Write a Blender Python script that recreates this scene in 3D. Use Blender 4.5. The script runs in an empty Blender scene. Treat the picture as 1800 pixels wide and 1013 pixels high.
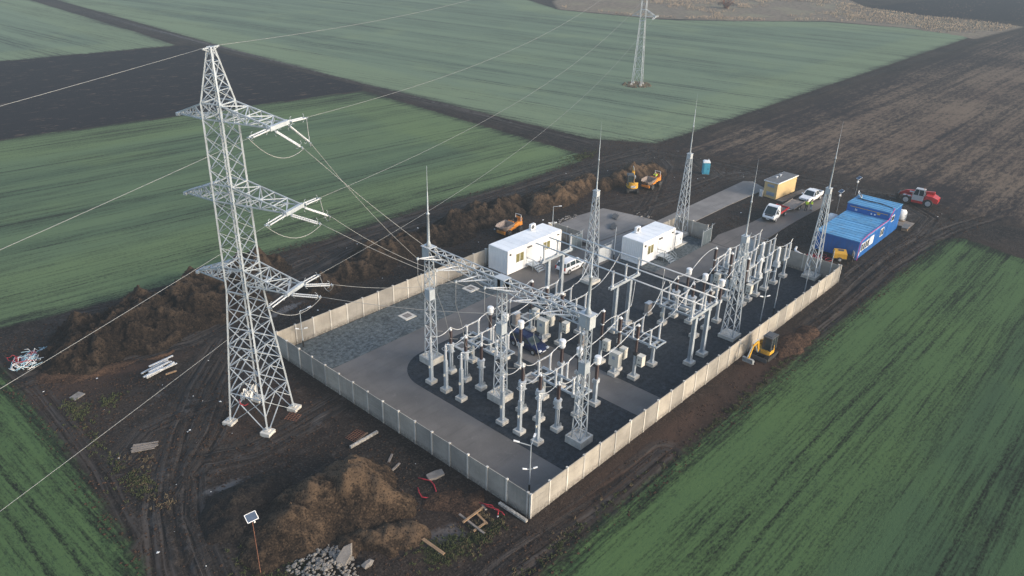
import bpy, math, random
import numpy as np
from mathutils import Vector, Matrix
random.seed(7); rng = np.random.default_rng(7)
PI = math.pi
scene = bpy.context.scene
C = scene.collection

# ------------------------------------------------------------------ render / view
scene.render.engine = 'CYCLES'
scene.view_settings.view_transform = 'Standard'
scene.view_settings.look = 'None'
scene.view_settings.exposure = 0.0
scene.cycles.max_bounces = 5
scene.cycles.diffuse_bounces = 3
scene.cycles.glossy_bounces = 3
scene.cycles.transmission_bounces = 3
scene.cycles.transparent_max_bounces = 8
scene.cycles.volume_bounces = 0
scene.cycles.use_denoising = True
scene.cycles.denoising_prefilter = 'ACCURATE'
scene.cycles.use_adaptive_sampling = False

# ------------------------------------------------------------------ node helpers
class NT:
    def __init__(s, name):
        s.m = bpy.data.materials.new(name); s.m.use_nodes = True
        s.t = s.m.node_tree; s.t.nodes.clear()
        s.out = s.n('ShaderNodeOutputMaterial')
        s.b = s.n('ShaderNodeBsdfPrincipled')
        s.l(s.b.outputs[0], s.out.inputs[0])
    def n(s, typ, **kw):
        nd = s.t.nodes.new(typ)
        for k, v in kw.items(): setattr(nd, k, v)
        return nd
    def l(s, a, b): s.t.links.new(a, b)
    def set(s, sock, v):
        if hasattr(v, 'is_output'): s.l(v, sock)
        elif isinstance(v, (tuple, list)) and len(v) == 3 and len(sock.default_value) == 4: sock.default_value = (*v, 1)
        else: sock.default_value = v
    def math(s, op, a, b=None, c=None, clamp=False):
        nd = s.n('ShaderNodeMath', operation=op, use_clamp=clamp)
        s.set(nd.inputs[0], a)
        if b is not None: s.set(nd.inputs[1], b)
        if c is not None: s.set(nd.inputs[2], c)
        return nd.outputs[0]
    def mix(s, f, a, b, blend='MIX'):
        nd = s.n('ShaderNodeMix', data_type='RGBA', blend_type=blend, clamp_factor=True)
        s.set(nd.inputs[0], f); s.set(nd.inputs[6], a); s.set(nd.inputs[7], b)
        return nd.outputs[2]
    def noise(s, vec, scale, detail=3.0, rough=0.55, dim='3D', dist=0.0):
        nd = s.n('ShaderNodeTexNoise', noise_dimensions=dim)
        if vec is not None: s.l(vec, nd.inputs['Vector'])
        nd.inputs['Scale'].default_value = scale; nd.inputs['Detail'].default_value = detail
        nd.inputs['Roughness'].default_value = rough; nd.inputs['Distortion'].default_value = dist
        return nd.outputs[0]
    def ramp(s, v, lo, hi, a=0.0, b=1.0, smooth=True):
        nd = s.n('ShaderNodeMapRange', interpolation_type='SMOOTHSTEP' if smooth else 'LINEAR')
        s.set(nd.inputs[0], v); s.set(nd.inputs[1], lo); s.set(nd.inputs[2], hi); s.set(nd.inputs[3], a); s.set(nd.inputs[4], b)
        return nd.outputs[0]
    def pos(s): return s.n('ShaderNodeNewGeometry').outputs['Position']
    def obj(s): return s.n('ShaderNodeTexCoord').outputs['Object']
    def attr(s, name, vec=False):
        nd = s.n('ShaderNodeAttribute', attribute_name=name)
        return nd.outputs['Vector'] if vec else nd.outputs['Fac']
    def scalev(s, v, sc):
        nd = s.n('ShaderNodeVectorMath', operation='MULTIPLY'); s.l(v, nd.inputs[0]); nd.inputs[1].default_value = sc
        return nd.outputs[0]
    def bump(s, h, strength=0.3, dist=0.1):
        nd = s.n('ShaderNodeBump'); nd.inputs['Strength'].default_value = strength; nd.inputs['Distance'].default_value = dist
        s.l(h, nd.inputs['Height']); s.l(nd.outputs[0], s.b.inputs['Normal'])
    def fin(s, col=None, rough=None, metal=None, spec=None):
        if spec is not None: s.b.inputs['Specular IOR Level'].default_value = spec
        if col is not None: s.set(s.b.inputs['Base Color'], col)
        if rough is not None: s.set(s.b.inputs['Roughness'], rough)
        if metal is not None: s.set(s.b.inputs['Metallic'], metal)
        return s.m

def surf(name, col, rough=0.6, metal=0.0, var=0.15, scale=1.5, dirt=None, dirt_amt=0.0, bump=0.0, streak=False, rnd=0.0):
    """painted / metal / concrete surface: two scales of tonal variation, optional grime"""
    t = NT(name); p = t.pos()
    n1 = t.noise(p, scale, 4); n2 = t.noise(p, scale*9, 2)
    v = t.math('ADD', t.math('MULTIPLY', n1, 0.7), t.math('MULTIPLY', n2, 0.3))
    lo = tuple(c*(1-var) for c in col); hi = tuple(min(1, c*(1+var)) for c in col)
    c = t.mix(t.ramp(v, 0.3, 0.7), lo, hi)
    if dirt:
        pv = t.scalev(p, (2.2, 2.2, 0.35)) if streak else p
        d = t.ramp(t.noise(pv, 1.3, 5, 0.65), 0.5, 0.75, 0, dirt_amt)
        c = t.mix(d, c, dirt)
    if rnd: c = t.mix(t.n('ShaderNodeObjectInfo').outputs['Random'], t.mix(1.0, c, (1-rnd,)*3, 'MULTIPLY'), c)
    if bump: t.bump(n2, bump, 0.03)
    return t.fin(c, rough, metal)

M = {}
M['steel'] = surf('galvanised_steel', (.43,.475,.51), .5, .12, .16, .8, (.24,.245,.245), .4, rnd=.18)
M['steel_dull'] = surf('dull_steel', (.34,.37,.39), .55, .3, .15, 1.0)
M['alu'] = surf('aluminium_conductor', (.62,.63,.63), .4, .3, .08)
M['wire'] = surf('aluminium_wire', (.29,.295,.29), .5, .2, .08)
M['brown'] = surf('brown_porcelain', (.026,.0075,.0075), .35, 0, .2, 3)
M['polymer'] = surf('grey_polymer', (.50,.52,.535), .5, 0, .08, 3)
M['whitecap'] = surf('white_enamel', (.74,.75,.75), .4, 0, .08, 2, (.45,.43,.4), .3)
M['tank'] = surf('grey_tank_paint', (.46,.49,.51), .45, .1, .1, 2)
M['plinth'] = surf('plinth_concrete', (.56,.535,.48), .9, 0, .18, 1.4, (.18,.16,.14), .5, .3)
M['cabinet'] = surf('cabinet_cream', (.60,.58,.51), .5, 0, .06, 2, (.35,.32,.28), .25)
M['cab_tan'] = surf('cabinet_tan', (.36,.31,.27), .6, 0, .08, 2)
M['black'] = surf('black_plastic', (.018,.018,.02), .5, 0, .2, 3)
M['rubber'] = surf('tyre_rubber', (.022,.021,.02), .85, 0, .3, 5, (.07,.055,.045), .6)
M['white'] = surf('white_panel', (.84,.84,.83), .5, 0, .04, .7, (.6,.58,.54), .18, 0, True)
M['whiteroof'] = surf('white_roof_sheet', (.83,.85,.86), .5, 0, .05, .5, (.62,.62,.61), .35)
M['blue'] = surf('blue_container_paint', (.008,.105,.36), .45, 0, .15, .6, (.06,.08,.12), .45, 0, True)
M['blueroof'] = surf('blue_container_roof', (.10,.31,.53), .55, 0, .16, .5, (.14,.19,.25), .6)
M['darkblue'] = surf('navy_car_paint', (.006,.012,.06), .25, .2, .2, 2, (.05,.045,.04), .2)
M['carwhite'] = surf('white_car_paint', (.76,.77,.78), .3, 0, .04, 1, (.4,.36,.3), .2)
M['glass'] = surf('dark_window_glass', (.03,.045,.05), .08, 0, .3, 2)
M['yelglass'] = surf('lit_window', (.20,.18,.07), .2, 0, .45, 3, (.04,.04,.03), .9)
M['yellow'] = surf('machine_yellow', (.62,.34,.03), .5, 0, .1, 2, (.16,.11,.07), .5)
M['orange'] = surf('dumper_orange', (.62,.22,.02), .5, 0, .1, 2, (.2,.13,.08), .55)
M['skip'] = surf('worn_steel_skip', (.26,.21,.18), .8, .1, .2, 1.5, (.12,.09,.07), .8)
M['red'] = surf('machine_red', (.42,.02,.02), .4, 0, .12, 2, (.16,.08,.06), .4)
M['silver'] = surf('silver_paint', (.45,.46,.47), .4, .2, .08, 2)
M['grey'] = surf('dark_grey_plastic', (.07,.072,.075), .6, 0, .15, 2)
M['ochre'] = surf('ochre_render', (.56,.405,.195), .85, 0, .08, .8, (.42,.30,.15), .5)
M['roofgrey'] = surf('grey_roof_felt', (.12,.125,.13), .9, 0, .18, 1)
M['louver'] = surf('louvre_blue_grey', (.28,.33,.40), .5, .1, .1, 2)
M['toilet'] = surf('toilet_cyan', (.06,.34,.48), .5, 0, .07, 1.5, (.05,.2,.27), .4)
M['wood'] = surf('raw_timber', (.27,.175,.10), .8, 0, .2, 2, (.18,.12,.07), .5)
M['woodgrey'] = surf('grey_timber', (.19,.165,.145), .85, 0, .25, 2)
M['hivis'] = surf('hi_vis_yellow', (.62,.85,.04), .7, 0, .06, 6)
M['jeans'] = surf('pale_jeans', (.22,.28,.36), .9, 0, .1, 8)
M['darkcloth'] = surf('dark_trousers', (.02,.022,.03), .9, 0, .2, 8)
M['skin'] = surf('skin', (.45,.27,.2), .6, 0, .05, 8)
M['hair'] = surf('dark_hair', (.02,.015,.012), .7, 0, .2, 8)
M['gate'] = surf('gate_sheet', (.10,.13,.15), .5, .1, .12, 1)
M['gatelight'] = surf('pale_gate_sheet', (.50,.53,.55), .5, .1, .06, 1)
M['redhose'] = surf('red_pipe', (.33,.018,.028), .5, 0, .1, 3)
M['magenta'] = surf('magenta_tube', (.45,.04,.22), .5, 0, .1, 3)
M['cyan'] = surf('pale_blue_cable', (.35,.55,.65), .5, 0, .1, 3)
M['rock'] = surf('rubble_stone', (.19,.175,.155), .9, 0, .3, 2.5, (.12,.1,.085), .6, .5)
M['slab'] = surf('rough_concrete', (.19,.175,.16), .9, 0, .22, 1.2, (.1,.085,.075), .7, .4)
M['solar'] = surf('solar_cells', (.06,.085,.13), .25, 0, .15, 3)
M['rust'] = surf('rusty_pole', (.20,.085,.05), .8, .1, .2, 3)
M['headlamp'] = surf('headlamp_glass', (.75,.78,.8), .1, 0, .05, 2)
M['taillamp'] = surf('tail_lamp', (.45,.015,.015), .2, 0, .1, 2)
M['bag'] = surf('white_bag', (.72,.72,.70), .7, 0, .1, 2, (.4,.37,.33), .4)

def wall_mat(name, base):
    t = NT(name); p = t.pos()
    n1 = t.noise(p, .5, 4); n2 = t.noise(p, 5, 4, .7); n3 = t.noise(t.scalev(p, (1.5, 1.5, .25)), 1.2, 5, .7)
    c = t.mix(t.ramp(n1, .3, .7), tuple(x*.82 for x in base), tuple(x*1.12 for x in base))
    c = t.mix(t.ramp(n2, .45, .8, 0, .35), c, tuple(x*.6 for x in base))
    c = t.mix(t.ramp(n3, .52, .8, 0, .45), c, tuple(x*.62 for x in base))
    rd = t.n('ShaderNodeObjectInfo').outputs['Random']
    c = t.mix(1.0, c, t.mix(rd, (.68,.69,.70), (1.10,1.08,1.04)), 'MULTIPLY')
    st = t.noise(t.scalev(p, (3.5,3.5,.15)), 1.0, 3, .6); c = t.mix(t.ramp(st, .55, .7, 0, .3), c, tuple(x*.5 for x in base))
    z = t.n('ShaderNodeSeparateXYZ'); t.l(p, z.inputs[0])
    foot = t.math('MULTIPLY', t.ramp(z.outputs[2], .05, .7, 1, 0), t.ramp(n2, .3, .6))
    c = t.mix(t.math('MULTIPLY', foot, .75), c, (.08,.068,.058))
    t.bump(n2, .25, .03)
    return t.fin(c, .9)
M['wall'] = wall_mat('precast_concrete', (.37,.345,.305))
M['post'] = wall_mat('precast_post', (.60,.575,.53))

# ------------------------------------------------------------------ mesh builder
class MB:
    def __init__(s): s.v = []; s.f = []
    def add(s, vs, fs):
        o = len(s.v); s.v += [tuple(x) for x in vs]; s.f += [tuple(i+o for i in q) for q in fs]; return s
    def box(s, c, d, rz=0.0, M4=None):
        x, y, z = (q/2 for q in d); cs, sn = math.cos(rz), math.sin(rz)
        P = []
        for dz in (-z, z):
            for a, b in ((-x,-y),(x,-y),(x,y),(-x,y)):
                q = Vector((a, b, dz))
                if M4: q = M4 @ q; P.append((c[0]+q.x, c[1]+q.y, c[2]+q.z))
                else: P.append((c[0]+a*cs-b*sn, c[1]+a*sn+b*cs, c[2]+dz))
        return s.add(P, [(3,2,1,0),(4,5,6,7),(0,1,5,4),(1,2,6,5),(2,3,7,6),(3,0,4,7)])
    def bb(s, x0, x1, y0, y1, z0, z1): return s.box(((x0+x1)/2,(y0+y1)/2,(z0+z1)/2), (x1-x0,y1-y0,z1-z0))
    def ring(s, a, b):
        d = Vector(b)-Vector(a); d.normalize()
        u = d.cross(Vector((0,0,1)))
        if u.length < 1e-3: u = Vector((1,0,0))
        u.normalize(); return d, u, u.cross(d)
    def bar(s, a, b, w, h=None):
        h = h or w; d, u, n = s.ring(a, b); a = Vector(a); b = Vector(b); P = []
        for q in (a, b):
            for i, j in ((-1,-1),(1,-1),(1,1),(-1,1)): P.append(q+u*(i*w/2)+n*(j*h/2))
        return s.add(P, [(0,1,2,3),(7,6,5,4),(4,5,1,0),(5,6,2,1),(6,7,3,2),(7,4,0,3)])
    def cyl(s, a, b, r, r2=None, n=10):
        r2 = r if r2 is None else r2; d, u, w = s.ring(a, b); a = Vector(a); b = Vector(b); P = []
        for q, rr in ((a, r), (b, r2)):
            for k in range(n):
                t = 2*PI*k/n; P.append(q+u*(rr*math.cos(t))+w*(rr*math.sin(t)))
        F = [(k, k+n, (k+1)%n+n, (k+1)%n) for k in range(n)]
        F += [tuple(range(n)), tuple(range(2*n-1, n-1, -1))]
        return s.add(P, F)
    def tube(s, pts, r, n=6):
        pts = [Vector(p) for p in pts]; P = []; m = len(pts); pu = None
        for i, q in enumerate(pts):
            d = (pts[min(i+1, m-1)]-pts[max(i-1, 0)])
            if d.length < 1e-6: d = Vector((0,0,1))
            d.normalize()
            if pu is None:
                u = d.cross(Vector((0,0,1)))
                if u.length < 1e-3: u = Vector((1,0,0))
            else: u = pu-d*pu.dot(d)
            u.normalize(); pu = u; w = d.cross(u)
            for k in range(n):
                t = 2*PI*k/n; P.append(q+u*(r*math.cos(t))+w*(r*math.sin(t)))
        F = [(i*n+k, i*n+(k+1)%n, (i+1)*n+(k+1)%n, (i+1)*n+k) for i in range(m-1) for k in range(n)]
        F += [tuple(range(n-1,-1,-1)), tuple(range((m-1)*n, m*n))]
        return s.add(P, F)
    def lathe(s, prof, c=(0,0,0), n=12):
        P = []; m = len(prof)
        for r, z in prof:
            for k in range(n):
                t = 2*PI*k/n; P.append((c[0]+r*math.cos(t), c[1]+r*math.sin(t), c[2]+z))
        F = [(i*n+k, i*n+(k+1)%n, (i+1)*n+(k+1)%n, (i+1)*n+k) for i in range(m-1) for k in range(n)]
        F += [tuple(range(n-1,-1,-1)), tuple(range((m-1)*n, m*n))]
        return s.add(P, F)
    def prism(s, poly, z0, z1):
        n = len(poly); P = [(x,y,z0) for x,y in poly]+[(x,y,z1) for x,y in poly]
        F = [tuple(range(n-1,-1,-1)), tuple(range(n,2*n))]+[(k,(k+1)%n,(k+1)%n+n,k+n) for k in range(n)]
        return s.add(P, F)
    def extr(s, prof, y0, y1, ins=None):
        """profile in (x, z) pushed from y0 to y1"""
        n = len(prof); P = [(x,y0,z) for x,z in prof]+[(x,y1,z) for x,z in prof]
        F = [tuple(range(n)), tuple(range(2*n-1,n-1,-1))]+[(k+n,(k+1)%n+n,(k+1)%n,k) for k in range(n)]
        return s.add(P, F)
    def loft(s, secs):
        n = len(secs[0]); P = [q for r in secs for q in r]; m = len(secs)
        F = [(i*n+k, i*n+(k+1)%n, (i+1)*n+(k+1)%n, (i+1)*n+k) for i in range(m-1) for k in range(n)]
        F += [tuple(range(n-1,-1,-1)), tuple(range((m-1)*n, m*n))]
        return s.add(P, F)
    def ins(s, a, b, r, sheds, n=10):
        """insulator: a stack of sheds on a core"""
        d, u, w = s.ring(a, b); a = Vector(a); b = Vector(b); L = (b-a).length; P = []; rows = []
        for i in range(sheds):
            t0 = i/sheds
            rows += [(t0*L, r*.8), ((t0+.3/sheds)*L, r*.8), ((t0+.45/sheds)*L, r), ((t0+.8/sheds)*L, r*.86)]
        rows.append((L, r*.62))
        for t, rr in rows:
            for k in range(n):
                q = 2*PI*k/n; P.append(a+d*t+u*(rr*math.cos(q))+w*(rr*math.sin(q)))
        m = len(rows)
        F = [(i*n+k, (i+1)*n+k, (i+1)*n+(k+1)%n, i*n+(k+1)%n) for i in range(m-1) for k in range(n)]
        F += [tuple(range(n)), tuple(range(m*n-1,(m-1)*n-1,-1))]
        return s.add(P, F)
    def mesh(s, name, mat, smooth=False):
        me = bpy.data.meshes.new(name); me.from_pydata(s.v, [], s.f); me.materials.append(mat)
        if smooth: me.polygons.foreach_set('use_smooth', [True]*len(me.polygons))
        me.update(); return me

def part(name, mb, mat, parent=None, smooth=False, loc=None, label=None):
    o = bpy.data.objects.new(name, mb.mesh(name, mat, smooth)); C.objects.link(o)
    if parent: o.parent = parent
    if loc: o.location = loc
    if label: o['label'] = label
    return o
def tag(o, label, cat, group=None):
    o['label'] = label; o['category'] = cat
    if group: o['group'] = group
    return o
def thing(name, label, cat, loc=(0,0,0), rz=0.0, group=None):
    o = bpy.data.objects.new(name, None); C.objects.link(o); o.empty_display_size = .3
    o.location = loc; o.rotation_euler = (0,0,rz); return tag(o, label, cat, group)
def struct(o): o['kind'] = 'structure'; return o
def stuff(o): o['kind'] = 'stuff'; return o
def dup(root, loc, rz=None, label=None, group=None):
    r = root.copy(); C.objects.link(r); r.location = loc
    if rz is not None: r.rotation_euler = (0,0,rz)
    if label: r['label'] = label
    if group: r['group'] = group
    for ch in list(root.children):
        c = ch.copy(); C.objects.link(c); c.parent = r
        for g in list(ch.children):
            d = g.copy(); C.objects.link(d); d.parent = c
    return r
def series(make, spots, labels, group, rz=0.0):
    first = None; out = []
    for (x, y), lab in zip(spots, labels):
        if first is None:
            first = make(lab, group); first.location = (x, y, GZ); first.rotation_euler = (0,0,rz); out.append(first)
        else: out.append(dup(first, (x, y, GZ), rz, lab, group))
    return out
def sag(a, b, s, n=14):
    a = Vector(a); b = Vector(b)
    return [a.lerp(b, i/n)-Vector((0,0,4*s*(i/n)*(1-i/n))) for i in range(n+1)]
GZ = 0.05          # level of the gravel inside the compound
# ------------------------------------------------------------------ numeric helpers for terrain
def poly_sd(X, Y, poly):
    """signed distance, positive inside"""
    P = np.array(poly, float); n = len(P); d = np.full(X.shape, 1e12); inside = np.zeros(X.shape, bool)
    for i in range(n):
        ax, ay = P[i]; bx, by = P[(i+1) % n]; ex, ey = bx-ax, by-ay
        wx, wy = X-ax, Y-ay; t = np.clip((wx*ex+wy*ey)/(ex*ex+ey*ey+1e-12), 0, 1)
        d = np.minimum(d, (wx-ex*t)**2+(wy-ey*t)**2)
        c = (ay > Y) != (by > Y)
        with np.errstate(divide='ignore', invalid='ignore'):
            inside ^= c & (X < (bx-ax)*(Y-ay)/(by-ay+1e-20)+ax)
    return np.where(inside, 1, -1)*np.sqrt(d)
def line_d(X, Y, pts):
    d = np.full(X.shape, 1e12)
    for (ax, ay), (bx, by) in zip(pts[:-1], pts[1:]):
        ex, ey = bx-ax, by-ay; wx, wy = X-ax, Y-ay; t = np.clip((wx*ex+wy*ey)/(ex*ex+ey*ey+1e-12), 0, 1)
        d = np.minimum(d, (wx-ex*t)**2+(wy-ey*t)**2)
    return np.sqrt(d)
def hash2(i, j, s):
    h = np.sin(i*127.1+j*311.7+s*74.7)*43758.5453
    return h-np.floor(h)
def vnoise(X, Y, s=0):
    i = np.floor(X); j = np.floor(Y); fx = X-i; fy = Y-j
    fx = fx*fx*(3-2*fx); fy = fy*fy*(3-2*fy)
    return (hash2(i,j,s)*(1-fx)+hash2(i+1,j,s)*fx)*(1-fy)+(hash2(i,j+1,s)*(1-fx)+hash2(i+1,j+1,s)*fx)*fy
def fbm(X, Y, f, o=4, s=0, g=.5):
    a = 1; t = 0; r = np.zeros(X.shape)
    for k in range(o):
        r += a*(vnoise(X*f+k*17.3, Y*f-k*9.1, s+k)-.5); t += a; a *= g; f *= 2.03
    return r/t*2
def sstep(x, a, b):
    t = np.clip((x-a)/(b-a), 0, 1); return t*t*(3-2*t)

# ------------------------------------------------------------------ ground materials
def mud_nodes(t):
    """bare wet earth; shared by every ground material so that field edges melt into it"""
    p = t.pos()
    a = t.noise(p, .10, 5, .6); b = t.noise(p, .9, 5, .65); c = t.noise(p, 5.0, 4, .7)
    col = t.mix(t.ramp(a, .36, .66), (.0112,.0092,.0083), (.0305,.0222,.0172))
    col = t.mix(t.ramp(b, .50, .66, 0, .75), col, (.043,.033,.0265))
    col = t.mix(t.ramp(t.noise(p, .32, 5, .7), .54, .68, 0, .55), col, (.037,.031,.028))
    col = t.mix(t.ramp(c, .54, .64, 0, .8), col, (.068,.056,.047))
    col = t.mix(t.ramp(c, .36, .47, .85, 0), col, (.0045,.0040,.0040))
    dry = t.attr('dry')
    col = t.mix(t.math('MULTIPLY', t.ramp(t.math('ADD', dry, t.math('MULTIPLY', t.math('SUBTRACT', b, .5), 2.6)), .3, .95), .9), col, (.115,.108,.105))
    brn = t.attr('brown')
    col = t.mix(t.math('MULTIPLY', brn, t.ramp(b, .25, .5, .7, 1)), col, (.054,.0325,.0235))
    rut = t.attr('rut')
    col = t.mix(t.math('MULTIPLY', t.ramp(rut, .1, .8), .75), col, (.008,.0078,.008))  # shade in the ruts painted as darker colour, since soft sun hides it
    tv = t.attr('trk', True); ts = t.n('ShaderNodeSeparateXYZ'); t.l(tv, ts.inputs[0])
    q = t.noise(t.scalev(tv, (3.2, .10, 0)), 1.0, 4, .6); q2 = t.noise(t.scalev(tv, (1.2, .05, 0)), 1.0, 3, .6)
    tm = t.math('MULTIPLY', ts.outputs[2], t.ramp(b, .25, .55, .45, 1))
    col = t.mix(t.math('MULTIPLY', tm, t.ramp(q, .42, .60)), col, t.mix(t.ramp(q2, .4, .6), (.032,.027,.024), (.062,.054,.049)))
    col = t.mix(t.math('MULTIPLY', tm, t.ramp(q, .30, .46, .9, 0)), col, (.0060,.0054,.0052))
    h = t.math('ADD', t.math('MULTIPLY', b, .6), t.math('ADD', t.math('MULTIPLY', c, .4), t.math('MULTIPLY', t.math('MULTIPLY', tm, q), .8)))
    return col, h, b, c
def mud_mat():
    t = NT('wet_mud'); col, h, b, c = mud_nodes(t); t.bump(h, .9, .25)
    gr = t.attr('weed')
    gm = t.ramp(t.math('ADD', t.math('MULTIPLY', gr, .7), t.math('MULTIPLY', t.math('SUBTRACT', c, .5), 1.2)), .35, .8)
    col = t.mix(gm, col, t.mix(t.ramp(b, .4, .6), (.050,.060,.020), (.11,.085,.04)))
    rough = t.ramp(t.attr('dry'), 0, 1, .85, .6)
    return t.fin(col, rough, spec=.15)
def field_mat(name, kind, g0=None, g1=None, g2=None, bias=0.0):
    t = NT(name); mud, h, b, c = mud_nodes(t)
    rv = t.attr('rowuv', True)
    s1 = t.noise(t.scalev(rv, (1.3, .03, 1)), 1.0, 5, .65)      # drill streaks
    s2 = t.noise(t.scalev(rv, (.16, .008, 1)), 1.0, 4, .55)     # broad bands
    s3 = t.noise(t.scalev(rv, (5.5, 2.6, 1)), 1.0, 4, .8)        # plants
    s4 = t.noise(t.scalev(rv, (4.5, .16, 1)), 1.0, 2, .6)      # single drill rows
    lo = t.noise(t.pos(), .03, 5, .6)
    u = t.n('ShaderNodeSeparateXYZ'); t.l(rv, u.inputs[0])
    uw = t.math('ADD', u.outputs[0], t.math('MULTIPLY', t.math('SUBTRACT', t.noise(t.scalev(rv, (0, .03, 1)), 1.0, 2), .5), 1.2))
    um = t.math('PINGPONG', uw, 6.5)                              # tramlines: a pair every 13 m
    tl = t.math('MULTIPLY', t.ramp(t.math('ABSOLUTE', t.math('SUBTRACT', um, .9)), .14, .34, 1, 0), t.ramp(s3, .25, .6, 1, .45))
    sd = t.attr('sd')
    edge = t.math('ADD', sd, t.math('MULTIPLY', t.math('SUBTRACT', b, .5), 2.0))
    if kind == 'crop':
        d = t.math('ADD', t.math('MULTIPLY', t.math('SUBTRACT', s1, .5), 1.7), t.math('MULTIPLY', t.math('SUBTRACT', s2, .5), 1.3))
        d = t.math('ADD', d, t.math('MULTIPLY', t.math('SUBTRACT', lo, .5), .9))
        d = t.math('ADD', d, t.math('MULTIPLY', t.math('SUBTRACT', s3, .5), 2.0))
        d = t.math('ADD', d, t.math('MULTIPLY', t.math('SUBTRACT', s4, .5), 1.7))
        d = t.math('ADD', d, t.ramp(edge, 0, 3, -.28, .28))
        d = t.math('ADD', d, bias)
        d = t.math('SUBTRACT', d, t.math('MULTIPLY', tl, .62))
        green = t.mix(t.ramp(s2, .35, .65), g0, g1)
        green = t.mix(t.ramp(t.noise(t.pos(), .05, 3), .52, .72, 0, .5), green, g2)
        green = t.mix(t.math('MULTIPLY', t.ramp(t.math('ADD', sd, t.math('MULTIPLY', s1, 3.0)), 14, 19, .6, 0), t.ramp(s3, .3, .5)), green, g2)
        soil = t.mix(t.ramp(c, .4, .7), tuple(x*.15 for x in g0), (g0[0]*.62, g0[1]*.40, g0[2]*.55))
        col = t.mix(t.ramp(d, -.55, .62), soil, green)
        m = t.ramp(edge, -.6, .4)
    elif kind == 'black':
        col = t.mix(t.ramp(s3, .4, .75), (.0075,.0070,.0095), (.0225,.0200,.0245))
        fl = t.math('MULTIPLY', t.ramp(t.noise(t.scalev(rv, (1.2,.22,1)), 1.0, 4, .75), .56, .68), t.ramp(s2, .40, .55))
        col = t.mix(t.math('MULTIPLY', fl, .8), col, (.15,.105,.075))
        m = t.ramp(sd, -.3, .3)
    elif kind == 'stubble':
        d = t.math('ADD', t.math('MULTIPLY', t.math('SUBTRACT', s1, .5), .9), t.math('MULTIPLY', t.math('SUBTRACT', s2, .5), .9))
        s5 = t.noise(t.scalev(rv, (1.6, .45, 1)), 1.0, 5, .75); d = t.math('ADD', d, t.math('MULTIPLY', t.math('SUBTRACT', s5, .5), 2.6)); s6 = t.noise(t.scalev(rv, (.55, .010, 1)), 1.0, 3, .6); d = t.math('ADD', d, t.math('MULTIPLY', t.math('SUBTRACT', s6, .5), 1.5))
        d = t.math('ADD', d, t.math('MULTIPLY', t.math('SUBTRACT', s3, .5), 1.6))
        d = t.math('ADD', d, t.math('MULTIPLY', t.math('SUBTRACT', lo, .5), 1.7))
        d = t.math('ADD', d, t.ramp(sd, 0, 26, -.26, .10))
        straw = t.mix(t.ramp(lo, .4, .6), (.135,.094,.068), (.170,.125,.088))
        col = t.mix(t.ramp(d, -.45, .6, 0, .85), (.019,.0150,.0155), straw)
        m = t.ramp(edge, -3, 5)
    elif kind == 'reed':
        d = t.noise(t.pos(), .5, 5, .7); e = t.noise(t.pos(), .06, 4)
        col = t.mix(t.ramp(d, .3, .7), (.120,.100,.076), (.225,.183,.138))
        col = t.mix(t.ramp(e, .45, .65, 0, .6), col, (.22,.20,.13))
        m = t.ramp(edge, -1.5, 1.5)
    t.bump(t.math('ADD', s3, t.math('MULTIPLY', c, .5)), .3, .12)
    return t.fin(t.mix(m, mud, col), .9, spec=.12)
M['mud'] = mud_mat()
for k in ('black', 'stubble', 'reed'): M['f_'+k] = field_mat(k+'_field_soil', k)
M['f_crop'] = field_mat('crop_near', 'crop', (.036,.066,.034), (.052,.095,.043), (.078,.134,.045))  # near copy of one crop; dimmer foreground light put into its colour
M['f_crop2'] = field_mat('crop_middle', 'crop', (.072,.116,.066), (.099,.149,.078), (.124,.178,.075), .10)  # lighter copy; brighter light at mid distance put into its colour
M['f_crop3'] = field_mat('crop_far', 'crop', (.112,.158,.108), (.145,.197,.128), (.168,.218,.124), .24)  # lightest copy; far haze and grazing light put into its colour

# ------------------------------------------------------------------ ground sheet: one grid, split into ground and fields
FIELDS = [  # name, polygon (metres; x along the sunlit wall, y along the shaded wall), row direction in degrees, material
 ('black_field', [(-600,250),(-600,242),(6.3,138),(82,126.5),(85,130),(81,211),(31,217.5),(-600,320)], -9.2, 'f_black'),
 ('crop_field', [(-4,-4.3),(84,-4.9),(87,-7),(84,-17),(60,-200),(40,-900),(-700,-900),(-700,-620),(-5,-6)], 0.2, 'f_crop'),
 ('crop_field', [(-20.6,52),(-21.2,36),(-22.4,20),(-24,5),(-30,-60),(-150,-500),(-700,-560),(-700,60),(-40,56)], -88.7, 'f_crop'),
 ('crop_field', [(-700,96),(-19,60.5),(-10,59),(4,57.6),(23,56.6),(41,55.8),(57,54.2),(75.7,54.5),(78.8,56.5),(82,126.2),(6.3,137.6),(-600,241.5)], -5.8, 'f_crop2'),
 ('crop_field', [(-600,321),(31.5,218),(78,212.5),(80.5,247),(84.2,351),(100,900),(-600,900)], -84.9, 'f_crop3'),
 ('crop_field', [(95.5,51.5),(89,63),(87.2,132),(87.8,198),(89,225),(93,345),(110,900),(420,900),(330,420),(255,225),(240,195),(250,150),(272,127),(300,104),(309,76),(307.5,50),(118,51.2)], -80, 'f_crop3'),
 ('stubble_field', [(96,36),(93.8,48),(294,42.6),(520,30),(900,-60),(900,-500),(150,-120),(100,-14),(97,-4),(103,14)], -0.1, 'f_stubble'),
 ('reed_bed', [(241,196),(260,215),(300,240),(420,330),(600,420),(560,200),(420,150),(366,112),(357,84),(358,60),(354,43),(300,47.5),(309,73),(303,104),(273,127),(251,154)], 0, 'f_reed'),
 ('black_field', [(367,111),(440,101),(900,170),(900,20),(520,33),(371,47),(357,84)], 12, 'f_black'),
]
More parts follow.
